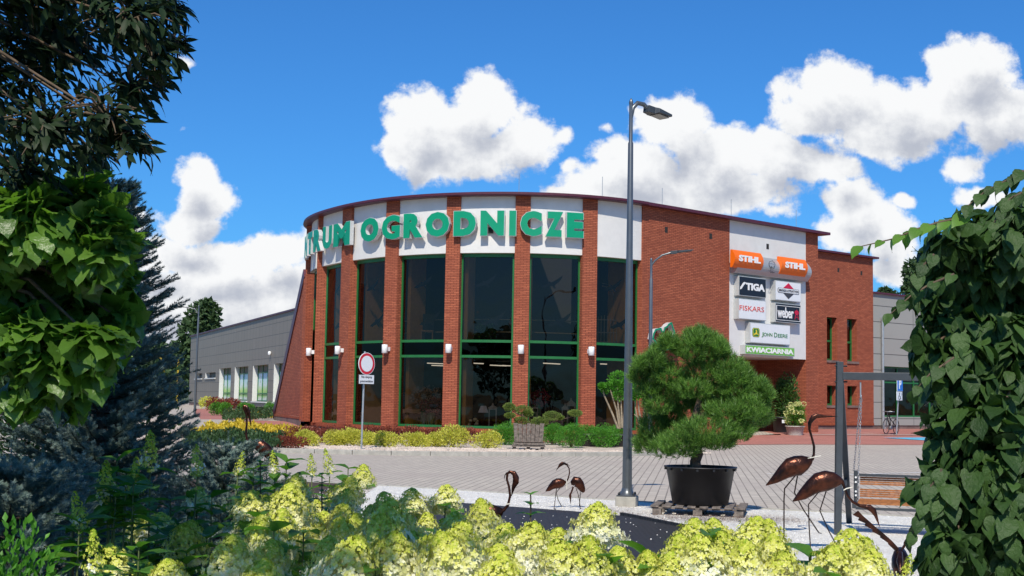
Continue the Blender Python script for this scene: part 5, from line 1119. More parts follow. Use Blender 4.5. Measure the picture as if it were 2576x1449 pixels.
for s_ in (-.55, 0, .55):
    for q_ in (-.42, 0, .42): m = MB(); m.box(pc_ + pu * s_ + pvv * q_ + [0, 0, .06], [.12, .12, .08], pu); m.build('block', WOOD, pal)
for q_ in (-.42, 0, .42): m = MB(); m.box(pc_ + pvv * q_ + [0, 0, .112], [1.25, .10, .02], pu); m.build('runner', WOOD, pal)
for s_ in np.linspace(-.58, .58, 8): m = MB(); m.box(pc_ + pu * s_ + [0, 0, .135], [.11, .98, .022], pu); m.build('deck_board', WOOD, pal)
# ================================================================== PORCH PLANTS
d_ = 59.0; c = atY(1966, 1090, d_); c[2] = float(gz(c[0], c[1])); 
sh = bush('potted_shrub', 'tall loose green shrub in a black pot in the porch', 'potted plant', c + [0.25, .1, .55], (.62, .55, 1.7), 2600, .11, L_MIX, None, 210, lumps=18)
pt = thing('plant_pot', 'black round pot with a white label under the tall porch shrub', 'pot', c); m = MB(); m.lathe(c, [(.34, 0), (.42, .62), (.46, .62), (.46, .70), (.40, .70)], 20); m.build('pot_body', BLACK, pt)
m = MB(); m.box(c + [0, -.43, .5], [.14, .02, .14]); m.build('price_label', WBOARD, pt)
c2 = atY(2000, 1099, 57.2); c2[2] = float(gz(c2[0], c2[1]))
wk = thing('wicker_basket', 'pale round wicker basket holding yellow hydrangeas by the brick pier', 'basket', c2); m = MB(); m.lathe(c2, [(.32, 0), (.40, .36), (.43, .36), (.43, .40), (.36, .40)], 20); m.build('basket_body', plain('whitewashed wicker', (.45, .42, .38), .9, var=.3, scale=30, bmp=.02), wk)
hb = bush('basket_hydrangea', 'bushy plant with pale yellow balls of flowers in the wicker basket', 'potted plant', c2 + [0, 0, .35], (.50, .45, .95), 1300, .10, L_HYD, None, 220, lumps=10)
r = np.random.default_rng(5); BALL = leafmat('pale yellow flower', (.62, .62, .22), (.75, .74, .40), .6, .3)
for i in range(22):
    a = r.uniform(0, 6.28); q_ = c2 + [.5 * math.cos(a) * r.uniform(.4, 1), .35 * math.sin(a) - .2, .55 + r.uniform(.0, .85)]; P, dd, _ = clump_points([q_], [[.09, .09, .08]], 60, .8, r); scatter('flower_head', BALL, hb, LEAF2, LEAF2F, P, frames(dd, rdir(60, r)), np.full(60, .05))
# ================================================================== SHOP INTERIOR DISPLAYS
PINKF = leafmat('pink flower', (.30, .07, .10), (.42, .16, .17), .6, .3); CREAMF = leafmat('dried cream flower', (.36, .24, .15), (.45, .34, .24), .7, .2)
REDF = leafmat('crimson flower', (.28, .03, .06), (.45, .06, .10), .6, .3)
def inner_pt(x, y, off=-.9, z=None):
    t = th_of(x, y); p = cp(t, 0); r_ = ray(x, y); k_ = (p[1] + (1.3 if x > 1000 else 1.9) - (off + .9)) / r_[1]; q_ = np.array([r_[0] * k_, r_[1] * k_, CH + r_[2] * k_]); 
    if z is not None: q_[2] = z
    return q_
def bouquet(label, x, y, rad, mat, n=500):
    c = inner_pt(x, y); root = thing('flower_bouquet', label, 'bouquet', (c[0], c[1], .36)); r = np.random.default_rng(int(x))
    P, dd, _ = clump_points([c, c + [rad * .5, 0, .1], c - [rad * .5, 0, -.05]], [[rad, rad * .7, rad * .8], [rad * .7] * 3, [rad * .6] * 3], n, .5, r)
    scatter('flowers', mat, root, LEAF2, LEAF2F, P, frames(dd, rdir(n, r)), .085 * r.uniform(.7, 1.3, n))
    m = MB(); m.lathe((c[0], c[1], .36), [(.13, 0), (.18, max(.3, c[2] - .5 * rad - .36)), (.15, max(.3, c[2] - .5 * rad - .36))], 12); m.build('vase', plain('green vase', (.03, .12, .04), .4), root)
for a in [('big cream dried flower bouquet behind the fourth window from the left', 1068, 1000, .52, CREAMF, 900), ('pink and crimson bouquet in a green vase beside the cream dried flowers', 1085, 1025, .42, PINKF, 700), ('small pink bouquet left of the cream dried flowers', 1030, 998, .22, PINKF, 250), ('dim red flowers behind the window left of the sign pole', 835, 1025, .45, REDF, 500), ('red potted flowers behind the window at the sign pole', 893, 1030, .45, REDF, 500), ('red flowers low behind the window above the bonsai', 1350, 1005, .42, REDF, 500)]: bouquet(*a)
OAK = plain('oak shelf', (.42, .24, .10), .6)
c = inner_pt(1050, 1045, -.95); tb = thing('display_table', 'light wooden display table behind the fourth window', 'table', (c[0], c[1], .36)); m = MB(); m.box((c[0], c[1], 1.0), [1.7, .6, .16]); m.build('tabletop', OAK, tb)
for s_ in (-.75, .75): m = MB(); m.box((c[0] + s_, c[1], .64), [.08, .5, .56]); m.build('leg', OAK, tb)
def lantern(label, x, zb, w, h, glow=False):
    c = inner_pt(x, 1060, -.75); c[2] = zb; root = thing('lantern', label, 'lantern', c, None); PAL = plain('whitewashed lantern wood', (.36, .35, .30), .7, var=.2)
    for i, j in ((-1, -1), (1, -1), (1, 1), (-1, 1)): m = MB(); m.box(c + [i * w * .42, j * w * .42, h * .42], [w * .12, w * .12, h * .7]); m.build('corner_post', PAL, root)
    m = MB(); m.box(c + [0, 0, h * .04], [w, w, h * .08]); m.box(c + [0, 0, h * .78], [w, w, h * .06]); m.build('frame', PAL, root)
    m = MB(); m.lathe(c + [0, 0, h * .81], [(w * .62, 0), (w * .40, h * .06), (w * .12, h * .12), (w * .10, h * .18), (.01, h * .20)], 4, smooth=False); m.build('roof', PAL, root)
lantern('pale square lantern with pointed roof behind the central window', 1239, .41, .32, .95)
lantern('tall pale lantern behind the window right of the bonsai', 1436, .41, .34, 1.2); lantern('pale narrow lantern left of the tall one behind the same window', 1421, .41, .26, 1.0)
lantern('small white lantern just above the bonsai crown, left of a pair', 1331, .85, .22, .45); lantern('small white lantern just above the bonsai crown, right of a pair', 1346, .85, .22, .45)
c = inner_pt(1216, 1030, -.75); ls = thing('shade_lamp', 'little white shade with dark heart on a thin stand behind the central window', 'lamp', (c[0], c[1], .41)); m = MB(); m.lathe((c[0], c[1], c[2]), [(.20, -.12), (.10, .14)], 4, smooth=False); m.build('lamp_shade', WHITEM, ls); m = MB(); m.sweep([(c[0], c[1], .41), (c[0], c[1], c[2])], .012, 6); m.build('stand', BLACK, ls)
GC = plain('cream gourd', (.60, .52, .32), .6)
c = inner_pt(1176, 1052, -.75); gd = thing('gourd_pile', 'heap of cream round gourds at the left of the central window', 'decoration', (c[0], c[1], .41)); r = random.Random(2)
for i in range(16): m = MB(); q_ = np.array([c[0] + r.uniform(-.36, .36), c[1] + r.uniform(-.1, .2), .50 + r.uniform(0, .28)]); m.lathe(q_ - [0, 0, .07], [(.01, 0), (.06, .02), (.085, .07), (.06, .12), (.01, .14)], 10); m.build('gourd', GC, gd)
for k_, (x, z, w_, lb_) in enumerate(((935, ZU, .55, 'stack of pale crates on the upper floor, third window'), (1040, ZU, .4, 'small pale chest on the upper floor, fourth window'))):
    c = inner_pt(x, 840, -1.3); cs = thing('crate_stack', lb_, 'crates', (c[0], c[1], ZU))
    for i in range(4 if k_ == 0 else 2): m = MB(); m.box((c[0] + .03 * i, c[1], ZU + .1 + i * .2), [w_, .4, .17]); m.build('crate', plain('pale crate', (.38, .36, .28), .8), cs)
c = inner_pt(1075, 830, -1.3); tt_ = thing('wicker_chair', 'dark high backed chair on the upper floor behind the fourth window', 'chair', (c[0], c[1], ZU))
m = MB(); m.box((c[0], c[1], ZU + .45), [.5, .5, .05]); m.build('seat', OAK, tt_); m = MB(); m.box((c[0], c[1] + .24, ZU + .8), [.5, .04, .7]); m.build('backrest', BLACK, tt_)
for i, j in ((-1, -1), (1, -1), (1, 1), (-1, 1)): m = MB(); m.box((c[0] + i * .22, c[1] + j * .22, ZU + .22), [.04, .04, .44]); m.build('leg', OAK, tt_)
c = inner_pt(1225, 820, -1.2); bush('indoor_plant', 'leafy green indoor plant on the upper floor behind the central window', 'potted plant', (c[0], c[1], ZU), (.45, .35, .7), 350, .14, L_MIX, None, 77, lumps=8)
c = inner_pt(1520, 830, -.9); gt = thing('garden_gate', 'pale curled wrought iron garden gate on the upper floor, last window', 'gate', (c[0], c[1], ZU)); IR = plain('pale iron', (.34, .30, .22), .5)
for i in range(9): m = MB(); m.sweep([(c[0] - .5 + i * .125, c[1] + i * .01, ZU), (c[0] - .5 + i * .125, c[1] + i * .01, ZU + 1.0 + .18 * math.sin(i / 8 * math.pi))], .012, 5); m.build('bar', IR, gt)
for z in (.12, .5, 1.0): m = MB(); m.sweep([(c[0] - .5, c[1], ZU + z), (c[0] + .5, c[1] + .08, ZU + z)], .014, 5); m.build('rail', IR, gt)
c = inner_pt(1540, 740, -1.2); ga = thing('garden_arch', 'slim iron garden arch on the upper floor behind the last window', 'garden arch', (c[0], c[1], ZU))
for dx in (0, .18): m = MB(); m.sweep([(c[0] + .25 - dx, c[1], ZU), (c[0] + .25 - dx, c[1], ZU + 1.9)] + [(c[0] - .45 + (.70 - dx) * math.cos(a), c[1], ZU + 1.9 + (.6 - dx * .6) * math.sin(a)) for a in np.linspace(.1, 1.5, 8)], .014, 5); m.build('arch_rib', IR, ga)
# ================================================================== DISTANT TREES AND POSTS
def px_tree(name, label, clumps, d, n, size, mat, trunk, cat='tree', group=None, dep=1.0, T=LEAF2, TF=LEAF2F, seed=0, droop=.0, shell=.45, loc=None, extra=None, tr=.15, limbs=True, R_=None):
    r = np.random.default_rng(seed); C = []; RR = []
    for c_ in clumps:
        x, y, rx, ry = c_[:4]; k_ = d / F; dd = c_[4] if len(c_) > 4 else r.uniform(-.3, .3) * rx * k_
        C.append(atY(x, y, d + dd)); RR.append([rx * k_, rx * k_ * dep, ry * k_])
    if extra:
        for e in extra: C.append(np.array(e[:3], float)); RR.append([e[3], e[3], e[4]])
    root = thing(name, label, cat, trunk[0], group)
    P, dd, idx = clump_points(C, RR, n, shell, r)
    f = dd * .7 + rdir(n, r) * .7 + [0, 0, -droop]; Rm = frames(f, dd + [0, 0, .5] + rdir(n, r) * .4)
    scatter('crown', mat, root, T, TF, P, Rm, size * r.uniform(.65, 1.25, n))
    m = MB(); m.sweep(trunk, list(np.linspace(tr, tr * .4, len(trunk))), 8); m.build('trunk', BARK, root)
    if limbs:
        top = np.array(trunk[-1], float)
        for c in C[:10]:
            mid = (top + c) / 2 + [0, 0, -.1 * np.linalg.norm(c - top)]; m = MB(); m.sweep([top, mid, c], [tr * .35, tr * .2, tr * .06], 5); m.build('limb', BARK, root)
    return root
def tr0(x, y, d, z=1.5): b0 = atY(x, y, d); g0 = b0.copy(); g0[2] = 0; return [g0, (g0 + b0) / 2, b0]
px_tree('birch_tree', 'tall loose birch behind the left end of the grey hall', [(505, 800, 34, 40), (520, 775, 22, 22), (485, 840, 35, 45), (525, 830, 28, 40), (540, 790, 14, 24), (470, 890, 40, 40), (510, 880, 40, 45), (455, 930, 35, 40)], 165, 5000, .75, L_BG, tr0(500, 900, 165), seed=1, tr=.4)
px_tree('broadleaf_tree', 'dense dark green trees left of the birch, beyond the blue spruce', [(430, 920, 50, 45), (390, 900, 50, 50), (340, 930, 60, 50), (440, 960, 60, 40)], 175, 4500, .8, L_BG, tr0(400, 960, 175), seed=2, tr=.4)
px_tree('broadleaf_tree', 'dark tree at the far left edge glimpsed through the foliage', [(60, 930, 90, 60), (170, 950, 80, 50), (0, 960, 80, 60)], 190, 3500, .9, L_BG, tr0(90, 960, 190), seed=3, tr=.4)
px_tree('broadleaf_tree', 'tree top showing over the pale hall roof beside the elm', [(2300, 690, 26, 40), (2330, 720, 34, 50), (2290, 730, 20, 30)], 115, 2500, .45, L_BG, tr0(2310, 770, 115), seed=4, tr=.3)
px_tree('broadleaf_tree', 'small tree tip over the near end of the pale hall roof', [(2226, 733, 12, 9), (2240, 742, 16, 10), (2215, 745, 12, 10)], 115, 500, .4, L_BG, tr0(2230, 770, 115), seed=5, tr=.2)
# trees behind the photographer, seen only in the shop windows
for i, (x, y, h) in enumerate(((-26, -20, 11), (-17, -30, 14), (-7, -34, 12), (4, -36, 15), (15, -33, 12), (26, -28, 14), (38, -20, 12))):
    r = np.random.default_rng(50 + i); root = thing('park_tree', ('tall leafy tree mirrored in the shop windows, ' + ['far left', 'left of middle', 'near the middle', 'middle', 'right of middle', 'right', 'far right'][i] + ' of its row'), 'tree', (x, y, 0), 'trees behind the photographer')
    C = [(x + r.uniform(-2.5, 2.5), y + r.uniform(-2, 2), h * .35 + r.uniform(0, .6) * h) for _ in range(9)]; P, dd, _ = clump_points(C, [[2.2, 2.2, 1.7]] * 9, 1800, .4, r); scatter('crown', L_BG, root, LEAF2, LEAF2F, P, frames(dd + rdir(1800, r), rdir(1800, r)), r.uniform(.4, .8, 1800)); m = MB(); m.sweep([(x, y, 0), (x, y, h * .7)], [.3, .12], 8); m.build('trunk', BARK, root)
YP = plain('yellow road signal post', (.55, .38, .03), .5)
for i, (x, y0_, y1_) in enumerate(((449, 905, 960), (412, 915, 960))):
    a = atY(x, y0_, 120); b0 = a.copy(); b0[2] = 0; m = MB(); m.sweep([b0, a], .09, 6)
    if i: m.sweep([a, a + [-.3, 0, .5], a + [-1.0, 0, .6]], .06, 6)
    tag(m.build('signal_post', YP, loc=b0), ['distant yellow post between the blue spruce and the hall', 'distant curved yellow post beside the straight yellow one'][i], 'post')

# ================================================================== LEAF TEMPLATES
def leafT(profile, fold=.10, bend=.25, wav=0.):
    """broad leaf: list of (y, halfwidth); folded along the midrib and bent down to the tip"""
    V = []; n_ = len(profile)
    for i, (y, w) in enumerate(profile):
        z = -bend * y * y; V += [(-w, y - .04, z + fold * w * 2 + (wav if i % 2 else -wav)), (0, y, z), (w, y - .04, z + fold * w * 2 + (-wav if i % 2 else wav))]
    Fq = []
    for i in range(n_ - 1): a = i * 3; b_ = a + 3; Fq += [(a, a + 1, b_ + 1, b_), (a + 1, a + 2, b_ + 2, b_ + 1)]
    return np.array(V), np.array(Fq)
ELMT, ELMF = leafT([(0, .02), (.08, .22), (.28, .37), (.52, .38), (.76, .26), (.92, .10), (1.05, .005)], .12, .28, .012)
CATT, CATF = leafT([(0, .03), (-.04 + .08, .26), (.18, .42), (.40, .44), (.62, .30), (.70, .33), (.86, .14), (1.0, .005)], .10, .30, .03)
NART, NARF = leafT([(0, .015), (.2, .13), (.5, .18), (.8, .10), (1, .005)], .15, .22)
OVT, OVF = leafT([(0, .015), (.15, .18), (.40, .27), (.68, .22), (.88, .09), (1, .005)], .16, .30, .01)
def fg_tree(name, label, cat, clumps, d, n, size, mat, T, TF, trunk, seed, droop=.6, out=.6, shell=.75, extra=None, twigs=0, side=(0, 0, 0), dep=.8, inner=0, tr=.05, dspread=.25):
    """foreground crown measured in the photograph, leaf by leaf"""
    r = np.random.default_rng(seed); C = []; RR = []; k_ = d / F
    for x, y, rx, ry in clumps: C.append(atY(x, y, d + r.uniform(-1, 1) * dspread)); RR.append([rx * k_, rx * k_ * dep, ry * k_])
    nv = len(C)
    if extra:
        for e in extra: C.append(np.array(e[:3], float)); RR.append([e[3], e[3], e[4]])
    C = np.array(C); RR = np.array(RR); root = thing(name, label, cat, trunk[0])
    P, dd, idx = clump_points(C, RR, n, shell, r); ok = np.linalg.norm(P - [0, 0, CH], axis=1) > 1.2; P = P[ok]; dd = dd[ok]; m_ = len(P)
    f = dd * out + rdir(m_, r) * .45 + np.array([0, 0, -droop]) + np.array(side); nrm = dd + np.array([0, -.2, .7]) + rdir(m_, r) * .35
    scatter('crown', mat, root, T, TF, P, frames(f, nrm), size * r.uniform(.55, 1.35, m_), smooth=True)
    if inner:
        P, dd, idx = clump_points(C[:nv], RR[:nv] * .8, inner, .1, r); scatter('inner_leaves', mat, root, T, TF, P, frames(dd + rdir(inner, r), rdir(inner, r)), size * 1.1 * r.uniform(.7, 1.2, inner))
    m = MB(); m.sweep(trunk, list(np.linspace(tr, tr * .5, len(trunk))), 8); m.build('trunk', BARK, root)
    top = np.array(trunk[-1], float)
    for i, c in enumerate(C):
        mid = (top + c) / 2 + [0, 0, .10]; m = MB(); m.sweep([top, mid, c], [tr * .3, tr * .16, .004], 6); m.build('limb', BARK, root)
        if twigs:
            m = MB()
            for _ in range(twigs):
                q_ = c + rdir(1, r)[0] * RR[i] * .95; m.sweep([c, (c + q_) / 2 + [0, 0, .03], q_], [.006, .004, .002], 4, caps=False)
            m.build('twigs', TWIG, root)
    return root
# dark tree hanging in from the top left; unseen overhead clumps are added to shade what stands below
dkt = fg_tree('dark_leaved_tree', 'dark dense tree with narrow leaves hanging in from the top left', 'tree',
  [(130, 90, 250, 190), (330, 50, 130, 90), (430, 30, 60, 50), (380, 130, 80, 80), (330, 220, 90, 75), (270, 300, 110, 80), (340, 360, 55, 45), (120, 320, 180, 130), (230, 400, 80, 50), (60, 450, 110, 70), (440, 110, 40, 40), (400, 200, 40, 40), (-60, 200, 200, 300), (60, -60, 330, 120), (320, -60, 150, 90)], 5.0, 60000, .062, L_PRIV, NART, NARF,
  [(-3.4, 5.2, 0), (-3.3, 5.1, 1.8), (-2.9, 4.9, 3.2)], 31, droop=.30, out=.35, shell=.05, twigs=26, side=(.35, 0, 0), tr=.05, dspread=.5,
  extra=[(-.85, 2.7, 3.7, .40, .35), (-3.3, 3.6, 3.8, .8, .7), (-3.6, 7.4, 6.0, 1.2, .9), (-2.2, 7.6, 6.4, 1.1, .8), (-3.4, 5.8, 5.0, 1.1, .8), (-4.6, 8.5, 6.5, 1.1, .9)])  # extra clumps out of view, added to cast shade on the plants
r = np.random.default_rng(808); SHADE_CLUMPS = [(-.80, 2.9, 4.5, .42, .35), (-3.2, 2.9, 4.4, .7, .5), (-.75, 2.2, 4.6, .45, .35), (-2.7, 5.2, 4.7, .6, .4), (-3.0, 4.4, 5.0, .8, .5), (-2.9, 6.6, 5.2, .9, .5), (-3.9, 6.2, 4.6, .9, .6), (-2.3, 7.2, 6.3, .9, .5), (-3.4, 8.0, 5.8, 1.0, .6), (-1.1, 1.3, 5.0, .6, .4), (-1.5, 3.8, 4.9, .6, .35), (-2.3, 3.8, 4.9, .65, .35), (-1.05, 3.9, 4.7, .42, .3)]
P, dd, _ = clump_points([u[:3] for u in SHADE_CLUMPS], [[u[3], u[3], u[4]] for u in SHADE_CLUMPS], 9500, .0, r); scatter('shade_crown', L_PRIV, dkt, LEAF2, LEAF2F, P, frames(rdir(9500, r) + [0, 0, -.2], rdir(9500, r) * .6 + [0, 0, 1]), .13 * r.uniform(.7, 1.3, 9500))  # leaf clumps above the frame, added only to shade tree and shrubs
fg_tree('broad_leaved_tree', 'light green tree with big drooping heart shaped leaves at the left edge', 'tree',
  [(60, 570, 130, 80), (190, 510, 100, 50), (255, 560, 60, 50), (225, 640, 90, 70), (310, 620, 34, 34), (90, 690, 130, 90), (275, 720, 55, 60), (300, 800, 36, 40), (180, 800, 95, 80), (50, 850, 110, 80), (240, 860, 52, 50), (130, 920, 70, 60), (70, 980, 60, 40), (180, 990, 36, 46), (240, 930, 30, 40), (-40, 700, 90, 250)], 4.95, 1350, .100, L_CAT, CATT, CATF,
  [(-2.3, 5.1, 0), (-2.3, 5.1, 1.2), (-2.1, 5.0, 2.0)], 32, droop=.40, out=.45, shell=.35, inner=750, side=(.20, -.25, 0), tr=.05, dep=.6)
elm = fg_tree('weeping_elm', 'weeping elm with layered toothed leaves filling the right edge', 'tree',
  [(2540, 600, 130, 95), (2430, 660, 95, 90), (2375, 650, 62, 55), (2400, 600, 60, 45), (2350, 720, 45, 50), (2340, 880, 40, 50), (2470, 780, 125, 110), (2390, 790, 62, 80), (2420, 930, 82, 130), (2540, 930, 120, 160), (2400, 1090, 70, 110), (2500, 1120, 110, 140), (2370, 1240, 72, 80), (2460, 1320, 105, 120), (2560, 1300, 110, 170), (2640, 800, 160, 330), (2650, 1200, 160, 300), (2390, 1390, 70, 60), (2600, 560, 90, 90)], 5.5, 3100, .085, L_ELM, ELMT, ELMF,
  [(2.55, 6.0, 0), (2.5, 6.0, 1.2), (2.45, 5.9, 2.15)], 33, droop=.95, out=.6, shell=.55, inner=1300, side=(-.1, -.15, 0), tr=.06, dep=.5)
def leafy_twig(root, pts, d, n, size, mat, T, TF, seed, droop=.7, spread=.7):
    r = np.random.default_rng(seed); Q_ = np.array([atY(x, y, d) for x, y in pts]); s_ = np.linspace(0, 1, n); L_ = np.linspace(0, 1, len(Q_)); P = np.array([np.interp(s_, L_, Q_[:, k]) for k in range(3)]).T
    t = np.gradient(P, axis=0); t /= np.linalg.norm(t, axis=1, keepdims=True); sd_ = np.where(np.arange(n) % 2, 1, -1)[:, None] * np.array([[.1, spread, -.3]])
    f = t * .8 + sd_ + [0, 0, -droop] + rdir(n, r) * .2; scatter('twig_leaves', mat, root, T, TF, P, frames(f, np.tile([0, -.5, .9], (n, 1)) + rdir(n, r) * .2), size * r.uniform(.75, 1.1, n) * np.linspace(1, .75, n), smooth=True)
    m = MB(); m.sweep(Q_, list(np.linspace(.006, .002, len(Q_))), 5); m.build('twig', TWIG, root)
for i, pts in enumerate(([(2430, 545), (2360, 560), (2310, 575), (2250, 600), (2165, 620)], [(2576, 430), (2530, 455), (2480, 480), (2420, 530)], [(2400, 690), (2340, 715), (2290, 745), (2240, 790)], [(2400, 900), (2340, 940), (2300, 985)], [(2370, 1180), (2330, 1240), (2310, 1300), (2290, 1360)], [(2600, 470), (2540, 500), (2500, 560)], [(2350, 640), (2310, 680), (2300, 740)])):
    leafy_twig(elm, pts, 5.15 - .03 * i, [13, 12, 9, 8, 10, 9, 8][i], .080, L_ELM if i else leafmat('young elm leaf', (.09, .20, .03), (.13, .26, .04), .4, .45), ELMT, ELMF, 60 + i)
# ================================================================== BLUE SPRUCE
def brush(nn_, seed):
    r = np.random.default_rng(seed); V = []; Fc = []
    for i in range(nn_):
        y = r.uniform(0, 1); a = r.uniform(0, 6.28); l = .20 * (1.15 - .35 * y); d_ = np.array([math.cos(a), .75, math.sin(a) * .9 + .25]); d_ /= np.linalg.norm(d_); s_ = np.array([-math.sin(a), 0, math.cos(a)]) * .020; b0 = np.array([0, y, 0]); k = len(V); V += [b0 - s_, b0 + s_, b0 + d_ * l]; Fc.append((k, k + 1, k + 2))
    k = len(V); V += [(-.012, 0, 0), (.012, 0, 0), (0, 1, 0)]; Fc.append((k, k + 1, k + 2)); return np.array(V), np.array(Fc)
BRT, BRF = brush(80, 4)
def spruce(name, label, base, H, Rb, levels, nb_, tw, seed, z0=.12, size=.15, lift=.25, cut=None):
    r = np.random.default_rng(seed); base = np.array(base, float); root = thing(name, label, 'spruce', base); P = []; D = []; m = MB()
    m.sweep([base, base + [0, 0, H * .6], base + [0, 0, H]], [.07, .035, .008], 8); m.build('trunk', BARK, root); m = MB()
    for l in range(levels):
        s_ = l / (levels - 1); z = z0 + (H - z0 - .12) * s_; R_ = Rb * (1 - s_) ** .85 + .09; k = max(4, int(nb_ * (1 - .45 * s_)))
        for j in range(k):
            a = 6.283 * (j + .5 * (l % 2)) / k + r.uniform(-.2, .2); L = R_ * r.uniform(.82, 1.12); u = np.array([math.cos(a), math.sin(a), 0]); v = np.array([-u[1], u[0], 0])
            c = [base + [0, 0, z] + u * L * t + np.array([0, 0, L * (lift * t * t - .12 * t + .45 * s_ * t)]) for t in np.linspace(0, 1, 5)]
            m.sweep(c, [.012, .009, .007, .005, .003], 4, caps=False); c = np.array(c)
            for q_ in range(tw):
                t = .22 + .78 * (q_ + 1) / tw; p = np.array([np.interp(t, np.linspace(0, 1, 5), c[:, e]) for e in range(3)]); sgn = 1 if q_ % 2 else -1
                P.append(p); D.append(u * (.9 + .3 * t) + v * sgn * r.uniform(.5, 1.0) * (1.15 - .6 * t) + np.array([0, 0, .30 + .4 * s_ + r.uniform(-.2, .25)]))
            P.append(c[-1] - u * .02); D.append(u + [0, 0, .55 + .4 * s_])
    for z in np.linspace(H - .45, H - .02, 4): P.append(base + [0, 0, z]); D.append(np.array([r.uniform(-.1, .1), r.uniform(-.1, .1), 1]))
    m.build('branch', BARK, root); P = np.array(P); D = np.array(D); scatter('needles', L_SPR, root, BRT, BRF, P, frames(D, np.tile([0, 0, 1.], (len(P), 1)) + rdir(len(P), r) * .3), size * r.uniform(.75, 1.25, len(P)))
    return root
tip = atY(282, 462, 11.0)
spruce('blue_spruce', 'conical blue spruce with pale blue shoots, behind the big leaved tree', (tip[0], 11.0, 0), float(tip[2]), .84, 28, 15, 25, 41, size=.16)
spruce('blue_spruce', 'low young blue spruce spreading just right of the big blue spruce', (-1.98, 9.3, 0), 1.18, .46, 10, 11, 14, 42, lift=.55)
spruce('blue_spruce', 'dark shaded low spruce in front of the big spruce at the left edge', (-2.75, 7.3, 0), 1.15, .90, 10, 14, 14, 43)
spruce('blue_spruce', 'shaded low spruce between the big spruce and the hydrangeas', (-2.2, 8.2, 0), .75, .80, 9, 13, 13, 44)
spruce('blue_spruce', 'lowest dark spruce in the bottom left corner', (-2.1, 6.0, 0), .68, .65, 8, 13, 12, 46)
spruce('blue_spruce', 'dark spruce between the tall one and the left picture edge', (-3.15, 8.9, 0), 1.05, .95, 9, 14, 13, 47)
spruce('blue_spruce', 'small dark spruce low beside the first hydrangeas', (-1.75, 7.2, 0), .62, .55, 7, 11, 10, 48)
bush('dark_conifer', 'broad dark evergreen mass behind the tall blue spruce', 'shrub', (-4.5, 13.2, .02), (1.25, .8, 2.1), 9000, .07, L_DARKJ, None, 304, lumps=26)
bush('cotoneaster_shrub', 'wiry grey green small leaved shrub behind the first hydrangeas', 'shrub', (-2.0, 12.2, .02), (.45, .4, .52), 2600, .028, L_MIX, None, 301, lumps=14)
bush('low_conifer', 'bright green feathery conifer tip in the very bottom left corner', 'shrub', (-2.0, 5.2, .35), (.30, .3, .55), 1500, .04, L_THUJ, None, 302, lumps=12)
bush('low_hedge', 'dim green small leaved shrub seen under the spruce branches', 'shrub', (-3.6, 12.3, .02), (.75, .5, .75), 2200, .04, L_MIX, None, 303, lumps=12)

# ================================================================== HYDRANGEAS
PET, nt, b, o = newmat('hydrangea petals'); at_ = N(nt, 'ShaderNodeAttribute'); at_.attribute_name = 'tint'; ge = N(nt, 'ShaderNodeNewGeometry')
cr = N(nt, 'ShaderNodeValToRGB'); nt.links.new(M_(nt, 'ADD', at_.outputs['Fac'], M_(nt, 'MULTIPLY_ADD', ge.outputs['Random Per Island'], .34, -.17)), cr.inputs[0])
for i, (p_, c_) in enumerate(((0., (.86, .86, .76)), (.30, (.82, .80, .44)), (.58, (.70, .69, .15)), (.85, (.50, .57, .05)), (1., (.30, .44, .03)))):
    e = cr.color_ramp.elements[i] if i < 2 else cr.color_ramp.elements.new(p_); e.position = p_; e.color = c4(c_)
nt.links.new(cr.outputs[0], b.inputs['Base Color']); b.inputs['Roughness'].default_value = .6; b.inputs['Specular IOR Level'].default_value = .25
trn = N(nt, 'ShaderNodeBsdfTranslucent'); nt.links.new(cr.outputs[0], trn.inputs[0]); mx = N(nt, 'ShaderNodeMixShader'); mx.inputs[0].default_value = .22; nt.links.new(b.outputs[0], mx.inputs[1]); nt.links.new(trn.outputs[0], mx.inputs[2]); nt.links.new(mx.outputs[0], o.inputs[0])
FLT = []; FLF = []
for q_ in range(4):
    a = q_ * math.pi / 2; u = np.array([math.cos(a), math.sin(a), 0]); v = np.array([-u[1], u[0], 0]); k = len(FLT)
    FLT += [np.zeros(3), u * .55 - v * .42 + [0, 0, .10], u * 1.0 + [0, 0, .16], u * .55 + v * .42 + [0, 0, .10]]; FLF.append((k, k + 1, k + 2, k + 3))
FLT = np.array(FLT)[:, [0, 2, 1]] * [1, 1, -1]; FLF = np.array(FLF)      # opens along +y
